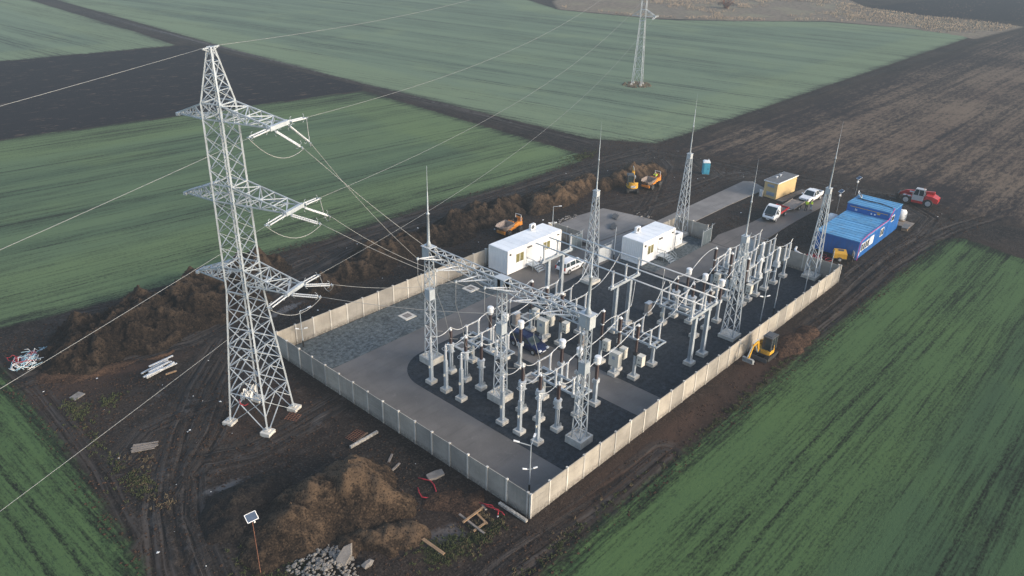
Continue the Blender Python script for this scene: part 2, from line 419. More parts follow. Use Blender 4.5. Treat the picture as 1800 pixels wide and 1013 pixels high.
RUTS = [  # wheel tracks (polyline, half gauge, depth)
 ([(-2.5,41),(-9,35),(-13.6,29.5),(-16.8,25),(-19.1,20.8),(-21.4,14.8),(-24,4),(-26,-10)], .95, .13),
 ([(-1,39),(-7,33),(-11.5,27.5),(-15.5,24),(-18.2,19),(-20,12),(-22.5,0)], .95, .12),
 ([(2,23.5),(-4.7,22.8),(-10.4,22.6),(-14.1,24.5),(-17.8,22),(-20.5,15)], .9, .10),
 ([(-7.8,31),(-11.2,31.6),(-15.3,31.4),(-18.7,29)], .9, .07),
 ([(-24,60),(-23.4,48),(-23.8,36),(-24.6,22),(-26.5,6),(-29,-12)], .95, .16),
 ([(-27.5,60),(-27,46),(-27.4,34),(-28.4,20),(-30,4)], .95, .12),
 ([(-21,56),(-20.6,44),(-21.3,31),(-22.8,20)], .9, .10),
 ([(-40,50.5),(-18,47),(-5,44.2),(0.2,45.2),(5.1,46.2),(11.4,48.6),(20.6,51.2),(31.2,52.2),(40.2,50.6),(60,51),(78,49),(88,46)], .95, .15),
 ([(-12,58),(4,52),(15,53.5),(33,54),(55,52.8),(80,51.5),(90,50)], .9, .12),
 ([(44,-2.9),(56.6,-3.0),(68.4,-2.9),(80,-3.6),(91,-5.4),(104,-9)], .95, .18),
 ([(50,-1.6),(62,-1.2),(74,-.9),(84,-1.6),(92,-1),(98,6)], .95, .15),
 ([(-30,-8),(-12,-3.4),(-5.7,-2.4),(-1.4,-2.7),(6,-3.2),(14,-3.3)], .95, .14),
 ([(-30,-12),(-10,-5.4),(-3,-4.3),(4,-4.2),(12,-3.9)], .9, .10),
 ([(62,33),(70,31.5),(82,31.5),(90,30),(95,24),(97,12)], .95, .10),
 ([(58,38.5),(66,36),(74,34),(86,33),(92,40)], .9, .09),
 ([(60,31),(68,34),(77,38.5),(84,42),(88,47)], .9, .09),
 ([(86.2,60),(86.2,130),(86,200),(88,300)], 1.0, .12),
 ([(91,50),(93,38),(95,24),(98,8),(104,-6),(112,-20)], 1.0, .14),
]
def axis(a, b, fine, lo, hi, mid_lo, mid_hi):
    mid = np.arange(a, b+1e-6, fine)
    up = []; x = b; s = fine
    while x < hi:
        s = min(s*1.12, mid_hi if x < 380 else 160) if x < 380 else min(s*1.3, 200); x += s; up.append(x)
    dn = []; x = a; s = fine
    while x > lo:
        s = min(s*1.12, mid_lo if x > -110 else 160) if x > -110 else min(s*1.3, 200); x -= s; dn.append(x)
    return np.array(dn[::-1]+list(mid)+up)
gx = axis(-30, 98, .28, -3200, 3600, 1.5, 2.2); gy = axis(-9, 58, .28, -3200, 3600, 1.5, 2.2)
GX, GY = np.meshgrid(gx, gy, indexing='ij')
COMP = [(0,0),(59,0),(59,23.6),(46,23.6),(46,29),(44.4,34.6),(0,35)]
def flat_mask(X, Y):
    """0 where built surfaces lie (compound, roads, buildings), 1 in the open"""
    m = sstep(-poly_sd(X, Y, COMP), .2, 1.6)
    for q in ([(58,13),(90,12.6),(90,17.8),(58,17.8)], [(44,23.5),(88,23.5),(88,28.3),(44,28.3)], [(44,27),(60,27),(60,37.5),(46,37.5)], [(67,.5),(84,.5),(84,7.2),(67,7.2)], [(81.5,19),(89.3,19),(89.3,22.4),(81.5,22.4)]):
        m = np.minimum(m, sstep(-poly_sd(X, Y, q), .0, 1.2))
    return m
def ground_h(X, Y):
    near = (X > -60) & (X < 130) & (Y > -40) & (Y < 90)
    z = np.zeros(X.shape); r = np.zeros(X.shape); trk = np.zeros(X.shape+(3,)); bd = np.full(X.shape, 9.)
    for pts, hg, dep in RUTS:
        L0 = 0
        for (ax, ay), (bx, by) in zip(pts[:-1], pts[1:]):
            ex, ey = bx-ax, by-ay; L = math.hypot(ex, ey); wx, wy = X-ax, Y-ay; t = np.clip((wx*ex+wy*ey)/(L*L), 0, 1)
            d = np.hypot(wx-ex*t, wy-ey*t); k = d < bd; bd[k] = d[k]; sg = np.where(wx*ey-wy*ex > 0, 1, -1); trk[k, 0] = (d*sg)[k]+hg*7; trk[k, 1] = (L0+t*L)[k]; L0 += L
    fl0 = flat_mask(X, Y)
    trk[..., 2] = (1-sstep(bd, 1.3, 2.4))*fl0
    x, y = X[near], Y[near]
    h = .10*fbm(x, y, .18, 3, 1)+.07*fbm(x, y, .9, 3, 5)
    rr = np.zeros(x.shape)
    for pts, hg, dep in RUTS:
        d = line_d(x, y, pts)
        k = np.abs(d-hg); w = np.exp(-(k/.26)**2)*(.65+.5*fbm(x, y, .6, 2, 9))
        rid = np.exp(-((k-.5)/.2)**2)
        rr = np.maximum(rr, w); h = h-dep*w+.32*dep*rid
    m = flat_mask(x, y)
    fld = np.zeros(x.shape)
    for nm, poly, ang, mat in FIELDS[:4]: fld = np.maximum(fld, sstep(poly_sd(x, y, poly), -.5, 2.5))
    z[near] = h*m*(1-.75*fld)-.02*(1-m); r[near] = rr*m
    return z, r, trk
GZZ, RUT, TRK = ground_h(GX, GY)
SDS = [poly_sd(GX, GY, f[1]) for f in FIELDS]
def spot(pts):
    d = np.zeros(GX.shape)
    for x, y, rx, ry, a, s in pts:
        c, n = math.cos(math.radians(a)), math.sin(math.radians(a)); u = (GX-x)*c+(GY-y)*n; v = -(GX-x)*n+(GY-y)*c
        d = np.maximum(d, s*np.exp(-((u/rx)**2+(v/ry)**2)))
    return d
DRY = spot([(-14.4,20.0,2.6,.45,-12,1.1),(5.8,42.4,2.6,.7,10,1.3),(1.5,23.2,1.6,2.2,0,.6),(-3.6,22.3,2.2,.5,20,.9),(-5.9,3.4,2.0,1.1,-30,1.1),(-5.2,2.6,.9,.5,20,1.4),
            (24,45.5,2.4,.7,8,.7),(45,49.2,2.5,.5,5,1.0),(10,47.5,8,1.2,22,.45),(50,51,22,1.4,0,.3),(62,11.0,1.6,.8,0,.8),(65.5,9.5,1.4,.6,20,.9),(60.5,10,1.2,.8,0,.7),(90,31,9,2.2,-30,.5),(96,10,3,9,0,.35),
            (-16.8,25,3.5,1.4,58,.45),(-11.5,32,5,1.6,45,.4),(-19.6,19,1.4,6,12,.45),(92,1,5,2,-20,.4),(-12,36,4,1,40,.3),(-8,22.5,5,1.6,0,.35),(66,-1.5,14,.5,-1,.35),(87,200,1.2,80,0,.8),(86.8,100,1.0,30,0,.6)])
BRN = spot([(16,-2,17,1.7,-1,1.0),(34,-2.2,10,2.0,-1,1.0),(-7,26,7,6,0,.45),(70,36,14,7,0,.4),(-16,44,4,3,0,1.0),(-12,42.6,5,.7,-15,1.2),(-4,4,6,4,0,.35)])
WEED = spot([(-5.5,1.6,3.5,1.2,5,.9),(-7.6,2.6,1.6,1.4,0,.9),(-2,1.2,2.5,.7,5,.6),(-18.2,39,1.4,2.4,0,.9),(-19.2,30,1.0,7,4,.5),(-18.9,25,1.2,2.2,0,.8),(-15.5,8.5,2.0,1.6,0,.7),(-17.5,11,1.5,2,0,.6),(-15.5,38.5,1.2,1.2,0,.6),(78,56,5,2.2,0,.7),(-9,4,2,1,0,.5),(-1,-3.4,12,.5,0,.4)])

def build_ground():
    nx, ny = GX.shape; idx = np.arange(nx*ny).reshape(nx, ny)
    cx = (GX[:-1,:-1]+GX[1:,1:])/2; cy = (GY[:-1,:-1]+GY[1:,1:])/2
    own = np.full(cx.shape, -1); best = np.full(cx.shape, -1.8)
    for k, f in enumerate(FIELDS):
        s = poly_sd(cx, cy, f[1]); b = s > best; own[b] = k; best[b] = s[b]
    quads = np.stack([idx[:-1,:-1], idx[1:,:-1], idx[1:,1:], idx[:-1,1:]], -1)
    for k in range(-1, len(FIELDS)):
        q = quads[own == k]
        if not len(q): continue
        u, inv = np.unique(q, return_inverse=True); inv = inv.reshape(-1)
        x, y, z = GX.ravel()[u], GY.ravel()[u], GZZ.ravel()[u]
        name, mat = ('ground', 'mud') if k < 0 else (FIELDS[k][0], FIELDS[k][3])
        me = bpy.data.meshes.new(name)
        me.vertices.add(len(u)); me.vertices.foreach_set('co', np.stack([x,y,z],-1).astype(np.float32).ravel())
        nf = len(q); me.loops.add(nf*4); me.loops.foreach_set('vertex_index', inv.astype(np.int32))
        me.polygons.add(nf); me.polygons.foreach_set('loop_start', np.arange(0, nf*4, 4, dtype=np.int32))
        me.polygons.foreach_set('use_smooth', np.ones(nf, bool))
        me.update(calc_edges=True); me.materials.append(M[mat])
        def at(nm, a):
            A = me.attributes.new(nm, 'FLOAT', 'POINT'); A.data.foreach_set('value', a.astype(np.float32))
        at('rut', RUT.ravel()[u]); at('dry', DRY.ravel()[u]); at('brown', BRN.ravel()[u])
        A = me.attributes.new('trk', 'FLOAT_VECTOR', 'POINT'); A.data.foreach_set('vector', TRK.reshape(-1, 3)[u].astype(np.float32).ravel())
        if k < 0: at('weed', WEED.ravel()[u])
        else:
            at('sd', SDS[k].ravel()[u]); a = math.radians(FIELDS[k][2]); c, s = math.cos(a), math.sin(a)
            A = me.attributes.new('rowuv', 'FLOAT_VECTOR', 'POINT')
            A.data.foreach_set('vector', np.stack([-x*s+y*c, x*c+y*s, np.full(len(u), k*7.3)], -1).astype(np.float32).ravel())
        o = bpy.data.objects.new(name, me); C.objects.link(o); struct(o)
build_ground()

# ------------------------------------------------------------------ surfaces inside and around the compound
def gravel_mat(name, dark, light):
    t = NT(name); p = t.pos()
    a = t.noise(p, .22, 4, .6); b = t.noise(p, 2.2, 5, .75); c = t.noise(p, 11, 3, .8)
    col = t.mix(t.ramp(b, .35, .68), dark, light)
    col = t.mix(t.ramp(c, .5, .8, 0, .6), col, tuple(min(1, x*1.8) for x in light))
    col = t.mix(t.ramp(c, .2, .42, .7, 0), col, tuple(x*.5 for x in dark))
    col = t.mix(t.ramp(a, .52, .72, 0, .55), col, tuple(x*.7 for x in dark))
    col = t.mix(t.ramp(t.noise(p, .55, 4, .7), .62, .78, 0, .4), col, tuple(x*1.6+.02 for x in light))
    t.bump(t.math('ADD', b, t.math('MULTIPLY', c, .7)), .8, .12)
    return t.fin(col, .9, spec=.2)
M['gravel'] = gravel_mat('dark_gravel', (.018,.022,.027), (.042,.050,.060))
M['gravel2'] = gravel_mat('pale_gravel', (.046,.057,.063), (.150,.174,.180))
def road_mat(name, base, joints):
    t = NT(name); p = t.pos()
    a = t.noise(p, .2, 5, .65); b = t.noise(p, 1.6, 5, .7); c = t.noise(p, 14, 2, .7)
    col = t.mix(t.ramp(a, .35, .68), tuple(x*.74 for x in base), tuple(x*1.12 for x in base))
    col = t.mix(t.ramp(b, .5, .75, 0, .5), col, tuple(x*.62 for x in base))
    col = t.mix(t.ramp(c, .5, .75, 0, .35), col, tuple(x*1.35 for x in base))
    wt = t.noise(t.scalev(p, (.12, 1.3, 1)), 1.0, 4, .65)
    col = t.mix(t.ramp(wt, .52, .74, 0, joints), col, tuple(x*.55 for x in base))
    col = t.mix(t.ramp(t.noise(p, .7, 4, .7), .60, .74, 0, .5), col, tuple(min(1, x*1.5) for x in base))
    t.bump(c, .15, .02)
    return t.fin(col, .85)
M['road'] = road_mat('yard_asphalt', (.142,.132,.123), .45)
M['conc'] = road_mat('concrete_road', (.205,.190,.176), .6)
M['concdk'] = road_mat('muddy_concrete', (.118,.106,.098), .8)
def sheet(name, poly, z, mat, thick=.0):
    mb = MB()
    if thick: mb.prism(poly, z-thick, z)
    else: mb.add([(x,y,z) for x,y in poly], [tuple(range(len(poly)))])
    o = part(name, mb, M[mat]); return struct(o)
def arc(cx, cy, r, a0, a1, n=10): return [(cx+r*math.cos(math.radians(a0+(a1-a0)*i/n)), cy+r*math.sin(math.radians(a0+(a1-a0)*i/n))) for i in range(n+1)]
sheet('yard_road', [(0.12,0.12),(58.8,.12),(58.8,23.4),(46,23.4),(46,28.4),(44.2,31),(44.1,34.4),(0.12,34.8)], .03, 'road', .12)
sheet('gravel_bed', [(6.15,.13)]+[(17.0,.13),(17.0,24.3)]+arc(10.6,20.0,4.4,90,180), GZ, 'gravel', .04)
sheet('gravel_bed', [(21,.13),(58.75,.13),(58.75,13.2),(51,13.2),(44.7,13.3),(44.6,18.1),(44.3,24.35),(21,24.4)], GZ, 'gravel', .04)
sheet('gravel_bed', [(44.75,18.1),(58.75,18.1),(58.75,23.35),(44.4,23.4)], GZ, 'gravel2', .04)
sheet('gravel_bed', [(.13,28.3),(29.9,28.3),(30.1,34.6),(.13,34.8)], GZ, 'gravel2', .04)
sheet('gravel_bed', [(.13,.13),(.75,.13),(.75,28.25),(.13,28.25)], GZ, 'gravel', .04)
sheet('access_road', [(58.82,13.1),(60.4,12.9),(73,13.1),(89,12.9),(89.5,17.3),(70,17.6),(62,18.7),(58.82,18.0)], .07, 'concdk', .15)
sheet('access_road', [(44.25,24.5),(58.4,23.85),(74,23.75),(86,23.2),(88,26.6),(87,27.9),(60.4,27.9),(46.1,29.3)], .07, 'conc', .15)
sheet('concrete_apron', [(46.05,29.5),(60.3,28.1),(60.1,30.5),(58.8,36.8),(53,37.6),(47.9,37.3),(46.2,33)], .06, 'conc', .14)
sheet('kiosk_apron', [(81.9,18.3),(90.2,18.0),(90.4,18.9),(82.0,19.5)], .075, 'concdk', .15)

# ------------------------------------------------------------------ spoil heaps
def heap_mat(name, dark, mid, sand_lit, amt):
    t = NT(name); p = t.pos(); g = t.n('ShaderNodeNewGeometry')
    a = t.noise(p, .35, 4, .6); b = t.noise(p, 1.7, 5, .7); c = t.noise(p, 7, 4, .75)
    st = t.noise(t.scalev(p, (2.6, 2.6, .5)), 1.0, 4, .7)
    nz = t.n('ShaderNodeSeparateXYZ'); t.l(g.outputs['Normal'], nz.inputs[0])
    col = t.mix(t.ramp(b, .35, .65), dark, mid)
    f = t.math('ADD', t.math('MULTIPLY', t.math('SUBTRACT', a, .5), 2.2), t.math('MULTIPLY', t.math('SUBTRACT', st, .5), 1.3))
    f = t.math('ADD', f, t.attr('sand_lit'))
    col = t.mix(t.ramp(f, .2, 1.05, 0, amt), col, sand_lit)  # pale soil colour, carrying the painted light on the crests too
    col = t.mix(t.ramp(c, .55, .62, 0, .55), col, tuple(x*1.25 for x in sand_lit))
    col = t.mix(t.ramp(c, .40, .47, .9, 0), col, tuple(x*.4 for x in dark))
    t.bump(t.math('ADD', b, t.math('MULTIPLY', c, .6)), .4, .12)
    return t.fin(col, .95, spec=.1)
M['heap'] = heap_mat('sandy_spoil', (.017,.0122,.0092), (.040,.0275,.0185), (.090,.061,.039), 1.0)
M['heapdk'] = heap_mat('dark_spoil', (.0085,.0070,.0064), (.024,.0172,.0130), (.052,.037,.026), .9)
M['shade_soil'] = heap_mat('shade_soil', (.015,.013,.0125), (.026,.021,.018), (.05,.04,.03), .5)  # soil colour kept dark to stand in for the shade of a hollow
M['clay'] = heap_mat('brown_clay', (.032,.020,.015), (.055,.034,.024), (.11,.065,.04), .6)
def heap(label, bumps, mat, cell=.15, rough=.5, group=None):
    """bumps: x, y, radius x, radius y, turn, height, sand"""
    x0 = min(b[0]-max(b[2],b[3]) for b in bumps)-1; x1 = max(b[0]+max(b[2],b[3]) for b in bumps)+1
    y0 = min(b[1]-max(b[2],b[3]) for b in bumps)-1; y1 = max(b[1]+max(b[2],b[3]) for b in bumps)+1
    X, Y = np.meshgrid(np.arange(x0, x1, cell), np.arange(y0, y1, cell), indexing='ij')
    wx = X+.9*fbm(X, Y, .45, 3, 31); wy = Y+.9*fbm(X, Y, .45, 3, 47)
    H = np.zeros(X.shape); S = np.zeros(X.shape)
    for bx, by, rx, ry, a, h, sand_lit in bumps:
        c, s = math.cos(math.radians(a)), math.sin(math.radians(a)); u = ((wx-bx)*c+(wy-by)*s)/rx; v = (-(wx-bx)*s+(wy-by)*c)/ry
        d = np.sqrt(u*u+v*v); h = h*(1.15 if by > 41 else 1.05); q = h*np.clip(1-d, 0, 1)**.85*(1-.22*np.clip(1-d, 0, 1))*1.1
        H = np.maximum(H, q)+.32*np.minimum(H, q); S = np.maximum(S, sand_lit*np.clip(1-d,0,1)**.4)
    n1 = fbm(X, Y, .55, 4, 3); n2 = fbm(X, Y, 2.3, 3, 11); rg = 1-np.abs(fbm(X, Y, .8, 3, 23))
    body = np.clip(H/.5, 0, 1)
    n3 = fbm(X, Y, 1.1, 3, 71); Z0 = H*(1+.45*n1*rough*2)+body*rough*(.22*n2+.30*(rg-.7)+.40*n3); gu = np.abs(fbm(X+.35*Y, Y*.30, 1.6, 3, 131)); Z = Z0-body*.20*(1-sstep(gu, 0, .30))*np.clip(H/1.2, 0, 1)+body*.09*np.abs(fbm(X, Y, 2.2, 3, 91, .5))*(.4+rough)-.10
    Z = np.minimum(Z, H*1.6+.12)
    Z -= .14*(1-np.clip(H/.25, 0, 1))
    B = Z.copy()
    for _ in range(50): B[1:-1,1:-1] = (B[1:-1,1:-1]*2+B[:-2,1:-1]+B[2:,1:-1]+B[1:-1,:-2]+B[1:-1,2:])/6
    S = S*(.25+.75*sstep(H/(H.max()+1e-6), .25, .9))+np.clip((Z-B)*2.6, -.5, .6)  # sand tone also paints lit crests lighter and shaded hollows darker
    keep = Z > -.16
    nx, ny = X.shape; idx = np.arange(nx*ny).reshape(nx, ny)
    k = keep[:-1,:-1]|keep[1:,:-1]|keep[1:,1:]|keep[:-1,1:]
    q = np.stack([idx[:-1,:-1], idx[1:,:-1], idx[1:,1:], idx[:-1,1:]], -1)[k]
    u, inv = np.unique(q, return_inverse=True); inv = inv.reshape(-1, 4)
    me = bpy.data.meshes.new('spoil_heap')
    VV = np.stack([X.ravel()[u], Y.ravel()[u], Z.ravel()[u]], -1); SV = S.ravel()[u]; FF = inv.tolist(); nsm = len(FF)
    top = np.where(VV[:,2] > .03)[0]; nc = int(len(top)*(.05+.10*rough)); pick = rng.choice(top, nc); cl = []; cs = []
    base = np.array([(1,0,0),(0,1,0),(-1,0,0),(0,-1,0),(0,0,.8),(0,0,-.6)]); tri = [(0,1,4),(1,2,4),(2,3,4),(3,0,4),(1,0,5),(2,1,5),(3,2,5),(0,3,5)]; o0 = len(VV)
    sz = .045+.13*rng.random(nc)**4*(.6+rough)
    for i, v in enumerate(pick):
        a = rng.uniform(0, 6.28); c, s = math.cos(a), math.sin(a); b = base*rng.uniform(.6, 1.35, (6, 3))*sz[i]
        cl.append(np.stack([b[:,0]*c-b[:,1]*s+VV[v,0]+rng.uniform(-.1,.1), b[:,0]*s+b[:,1]*c+VV[v,1]+rng.uniform(-.1,.1), b[:,2]+VV[v,2]+sz[i]*.2], -1)); cs += [SV[v]+rng.uniform(-.5,.35)]*6
        FF += [tuple(q+o0+6*i for q in f) for f in tri]
    VV = np.concatenate([VV]+cl); SV = np.concatenate([SV, np.array(cs)])
    me.from_pydata(VV.tolist(), [], FF)
    me.polygons.foreach_set('use_smooth', [True]*nsm+[False]*(len(FF)-nsm)); me.materials.append(M[mat])
    A = me.attributes.new('sand_lit', 'FLOAT', 'POINT'); A.data.foreach_set('value', SV.astype(np.float32)); me.update()
    o = bpy.data.objects.new('spoil_heap', me); C.objects.link(o); tag(o, label, 'dirt heap', group); return o
SG = 'heaps of dug soil around the site'
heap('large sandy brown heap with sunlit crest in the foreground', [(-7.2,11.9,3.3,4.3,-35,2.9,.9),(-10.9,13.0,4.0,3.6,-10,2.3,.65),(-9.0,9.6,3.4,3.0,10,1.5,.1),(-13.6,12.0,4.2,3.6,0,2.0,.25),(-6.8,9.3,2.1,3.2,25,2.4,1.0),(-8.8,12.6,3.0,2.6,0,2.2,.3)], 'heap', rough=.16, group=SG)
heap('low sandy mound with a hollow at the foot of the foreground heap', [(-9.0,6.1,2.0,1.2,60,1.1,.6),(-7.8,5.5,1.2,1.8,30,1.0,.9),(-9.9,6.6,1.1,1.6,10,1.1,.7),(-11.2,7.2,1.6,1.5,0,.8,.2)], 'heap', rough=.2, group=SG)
heap('mound coloured as a shaded hollow left of the foreground sandy heap', [(-14.8,17.2,3.3,3.0,30,1.3,0),(-12.6,17.2,2.8,2.3,0,1.0,0),(-16.0,15.2,2.2,2.4,0,.9,0)], 'shade_soil', rough=.18, group=SG)  # dark-coloured mound takes the place of a shaded hollow
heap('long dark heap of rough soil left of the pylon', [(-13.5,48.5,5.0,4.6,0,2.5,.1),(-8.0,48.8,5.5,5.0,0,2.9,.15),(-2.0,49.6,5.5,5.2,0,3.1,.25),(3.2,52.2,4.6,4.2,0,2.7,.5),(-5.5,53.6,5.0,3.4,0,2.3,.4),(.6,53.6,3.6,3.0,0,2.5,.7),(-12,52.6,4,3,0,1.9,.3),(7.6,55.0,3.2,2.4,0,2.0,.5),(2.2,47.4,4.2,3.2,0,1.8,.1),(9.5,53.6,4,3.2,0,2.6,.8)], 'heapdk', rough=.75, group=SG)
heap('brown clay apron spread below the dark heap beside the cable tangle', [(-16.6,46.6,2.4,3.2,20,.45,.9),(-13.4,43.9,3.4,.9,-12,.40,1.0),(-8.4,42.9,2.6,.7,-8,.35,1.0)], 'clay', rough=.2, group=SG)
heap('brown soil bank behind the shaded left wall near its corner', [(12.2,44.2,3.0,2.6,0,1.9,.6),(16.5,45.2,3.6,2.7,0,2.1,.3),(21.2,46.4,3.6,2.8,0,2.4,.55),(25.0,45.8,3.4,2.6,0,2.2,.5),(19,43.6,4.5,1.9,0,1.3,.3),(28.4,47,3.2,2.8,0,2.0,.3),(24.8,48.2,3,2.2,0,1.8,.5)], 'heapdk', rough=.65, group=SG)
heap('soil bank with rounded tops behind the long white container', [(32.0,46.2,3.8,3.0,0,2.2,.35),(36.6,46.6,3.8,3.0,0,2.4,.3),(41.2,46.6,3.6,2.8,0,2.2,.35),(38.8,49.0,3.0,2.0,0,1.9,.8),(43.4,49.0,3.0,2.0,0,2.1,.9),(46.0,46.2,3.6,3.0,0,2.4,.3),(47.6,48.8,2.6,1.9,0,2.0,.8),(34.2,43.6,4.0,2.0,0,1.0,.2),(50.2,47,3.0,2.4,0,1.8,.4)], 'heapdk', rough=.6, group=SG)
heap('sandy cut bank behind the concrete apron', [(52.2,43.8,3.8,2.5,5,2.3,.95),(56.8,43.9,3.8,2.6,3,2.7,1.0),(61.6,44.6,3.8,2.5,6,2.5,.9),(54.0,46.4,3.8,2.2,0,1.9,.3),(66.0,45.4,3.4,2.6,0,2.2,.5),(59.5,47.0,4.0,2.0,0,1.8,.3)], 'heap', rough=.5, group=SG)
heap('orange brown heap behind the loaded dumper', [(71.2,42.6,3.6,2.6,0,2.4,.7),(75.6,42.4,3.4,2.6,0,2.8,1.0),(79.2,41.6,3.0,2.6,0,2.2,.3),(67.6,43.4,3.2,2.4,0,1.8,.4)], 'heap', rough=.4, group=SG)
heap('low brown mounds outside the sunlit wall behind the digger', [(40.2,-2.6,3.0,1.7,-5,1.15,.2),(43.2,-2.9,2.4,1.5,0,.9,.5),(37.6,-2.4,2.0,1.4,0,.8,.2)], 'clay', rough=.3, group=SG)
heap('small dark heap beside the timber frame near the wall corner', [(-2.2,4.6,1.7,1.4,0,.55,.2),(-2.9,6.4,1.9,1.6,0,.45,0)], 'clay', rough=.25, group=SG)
# ------------------------------------------------------------------ perimeter walls (posts and panels are parts)
WH = 2.32
def wall(label, a, b, n, skip_last=False, z=-.12):
    a = Vector((a[0],a[1],0)); b = Vector((b[0],b[1],0)); L = (b-a).length; st = L/n
    t = thing('perimeter_wall', label, 'wall', (a.x,a.y,0), math.atan2(b.y-a.y, b.x-a.x), 'precast concrete walls around the compound')
    pm = MB()
    for k in range(4): pm.box((st/2, 0, z+(k+.5)*(WH-z)/4), (st-.15, .07 if k % 2 else .075, (WH-z)/4-.018))
    pm.bb(.08, st-.08, -.025, .025, z, WH-.02)
    me = pm.mesh('panel', M['wall'])
    qm = MB(); qm.bb(-.075,.075,-.085,.085,z,WH+.04); qm.box((0,0,WH+.055),(.19,.21,.03)); qe = qm.mesh('post', M['post'])
    for i in range(n+1):
        if i < n:
            o = bpy.data.objects.new('panel', me); C.objects.link(o); o.parent = t; o.location = (i*st, random.uniform(-.012,.012), random.uniform(-.025,.025)); o.rotation_euler = (random.gauss(0,.006),random.gauss(0,.003),random.gauss(0,.003))
        o = bpy.data.objects.new('post', qe); C.objects.link(o); o.parent = t; o.location = (i*st, 0, random.uniform(-.015,.015))
    return t
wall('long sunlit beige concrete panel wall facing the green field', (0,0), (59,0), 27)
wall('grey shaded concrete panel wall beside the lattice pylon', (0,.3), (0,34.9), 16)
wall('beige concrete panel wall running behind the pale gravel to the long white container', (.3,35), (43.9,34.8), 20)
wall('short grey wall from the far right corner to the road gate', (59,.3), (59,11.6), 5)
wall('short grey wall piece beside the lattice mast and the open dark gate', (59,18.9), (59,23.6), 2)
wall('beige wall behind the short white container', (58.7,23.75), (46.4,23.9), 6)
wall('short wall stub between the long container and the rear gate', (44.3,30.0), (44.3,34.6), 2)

def gate(label, x, y, rz, w, mat):
    t = thing('gate_leaf', label, 'gate', (x,y,.05), rz, 'steel gate leaves')
    f = MB()
    for px in (0, w*.5, w): f.bb(px-.05, px+.05, -.05, .05, .02, 2.45 if px else 2.7)
    for z in (.15, 1.15, 2.1): f.bb(.05, w-.05, -.03, .03, z-.04, z+.04)
    f.bar((w,0,2.4),(w,.35,2.75),.05); f.bar((0,0,2.6),(0,.35,2.9),.05); f.bar((0,.33,2.75),(w,.33,2.6),.02)
    part('frame', f, M['steel_dull'], t)
    s = MB(); s.bb(.06, w-.06, .032, .05, .1, 2.1)
    for k in range(int(w/.2)): s.bb(.1+k*.2, .13+k*.2, .05, .062, .1, 2.1)
    part('infill', s, M[mat], t); return t
gate('dark gate leaf standing open at the far road entrance', 59.0, 18.25, PI+.03, 2.5, 'gate')
gate('pale grey gate leaf standing open beside the slim lattice mast', 44.2, 24.65, PI-.06, 2.6, 'gatelight')
gate('dark gate leaf standing open at the end of the long white container', 44.3, 29.7, PI+.03, 2.4, 'gate')
gate('grey gate leaf folded back along the wall at the far road entrance', 59.05, 12.6, -PI/2-.05, 2.5, 'gatelight')

# ------------------------------------------------------------------ lattice helpers
def lattice(mb, w0, w1, z0, z1, n, leg, br, kind='X', hor=True, cx=0, cy=0, legs=True, geo=1.0):
    zs = [z0+(z1-z0)*((i/n)**geo) for i in range(n+1)]
    wz = lambda z: (w0+(w1-w0)*(z-z0)/(z1-z0))/2
    K = ((-1,-1),(1,-1),(1,1),(-1,1))
    P = lambda k, z: (cx+K[k][0]*wz(z), cy+K[k][1]*wz(z), z)
    for i in range(n):
        for k in range(4):
            j = (k+1) % 4; a, b = zs[i], zs[i+1]
            if kind == 'X' or (i+k) % 2 == 0: mb.bar(P(k,a), P(j,b), br, br*.5)
            if kind == 'X' or (i+k) % 2: mb.bar(P(j,a), P(k,b), br, br*.5)
            if hor: mb.bar(P(k,b), P(j,b), br, br*.5)
    return [(P(k,z0), P(k,z1)) for k in range(4)]
def angle_leg(mb, a, b, w):
    mb.bar(a, b, w, w)

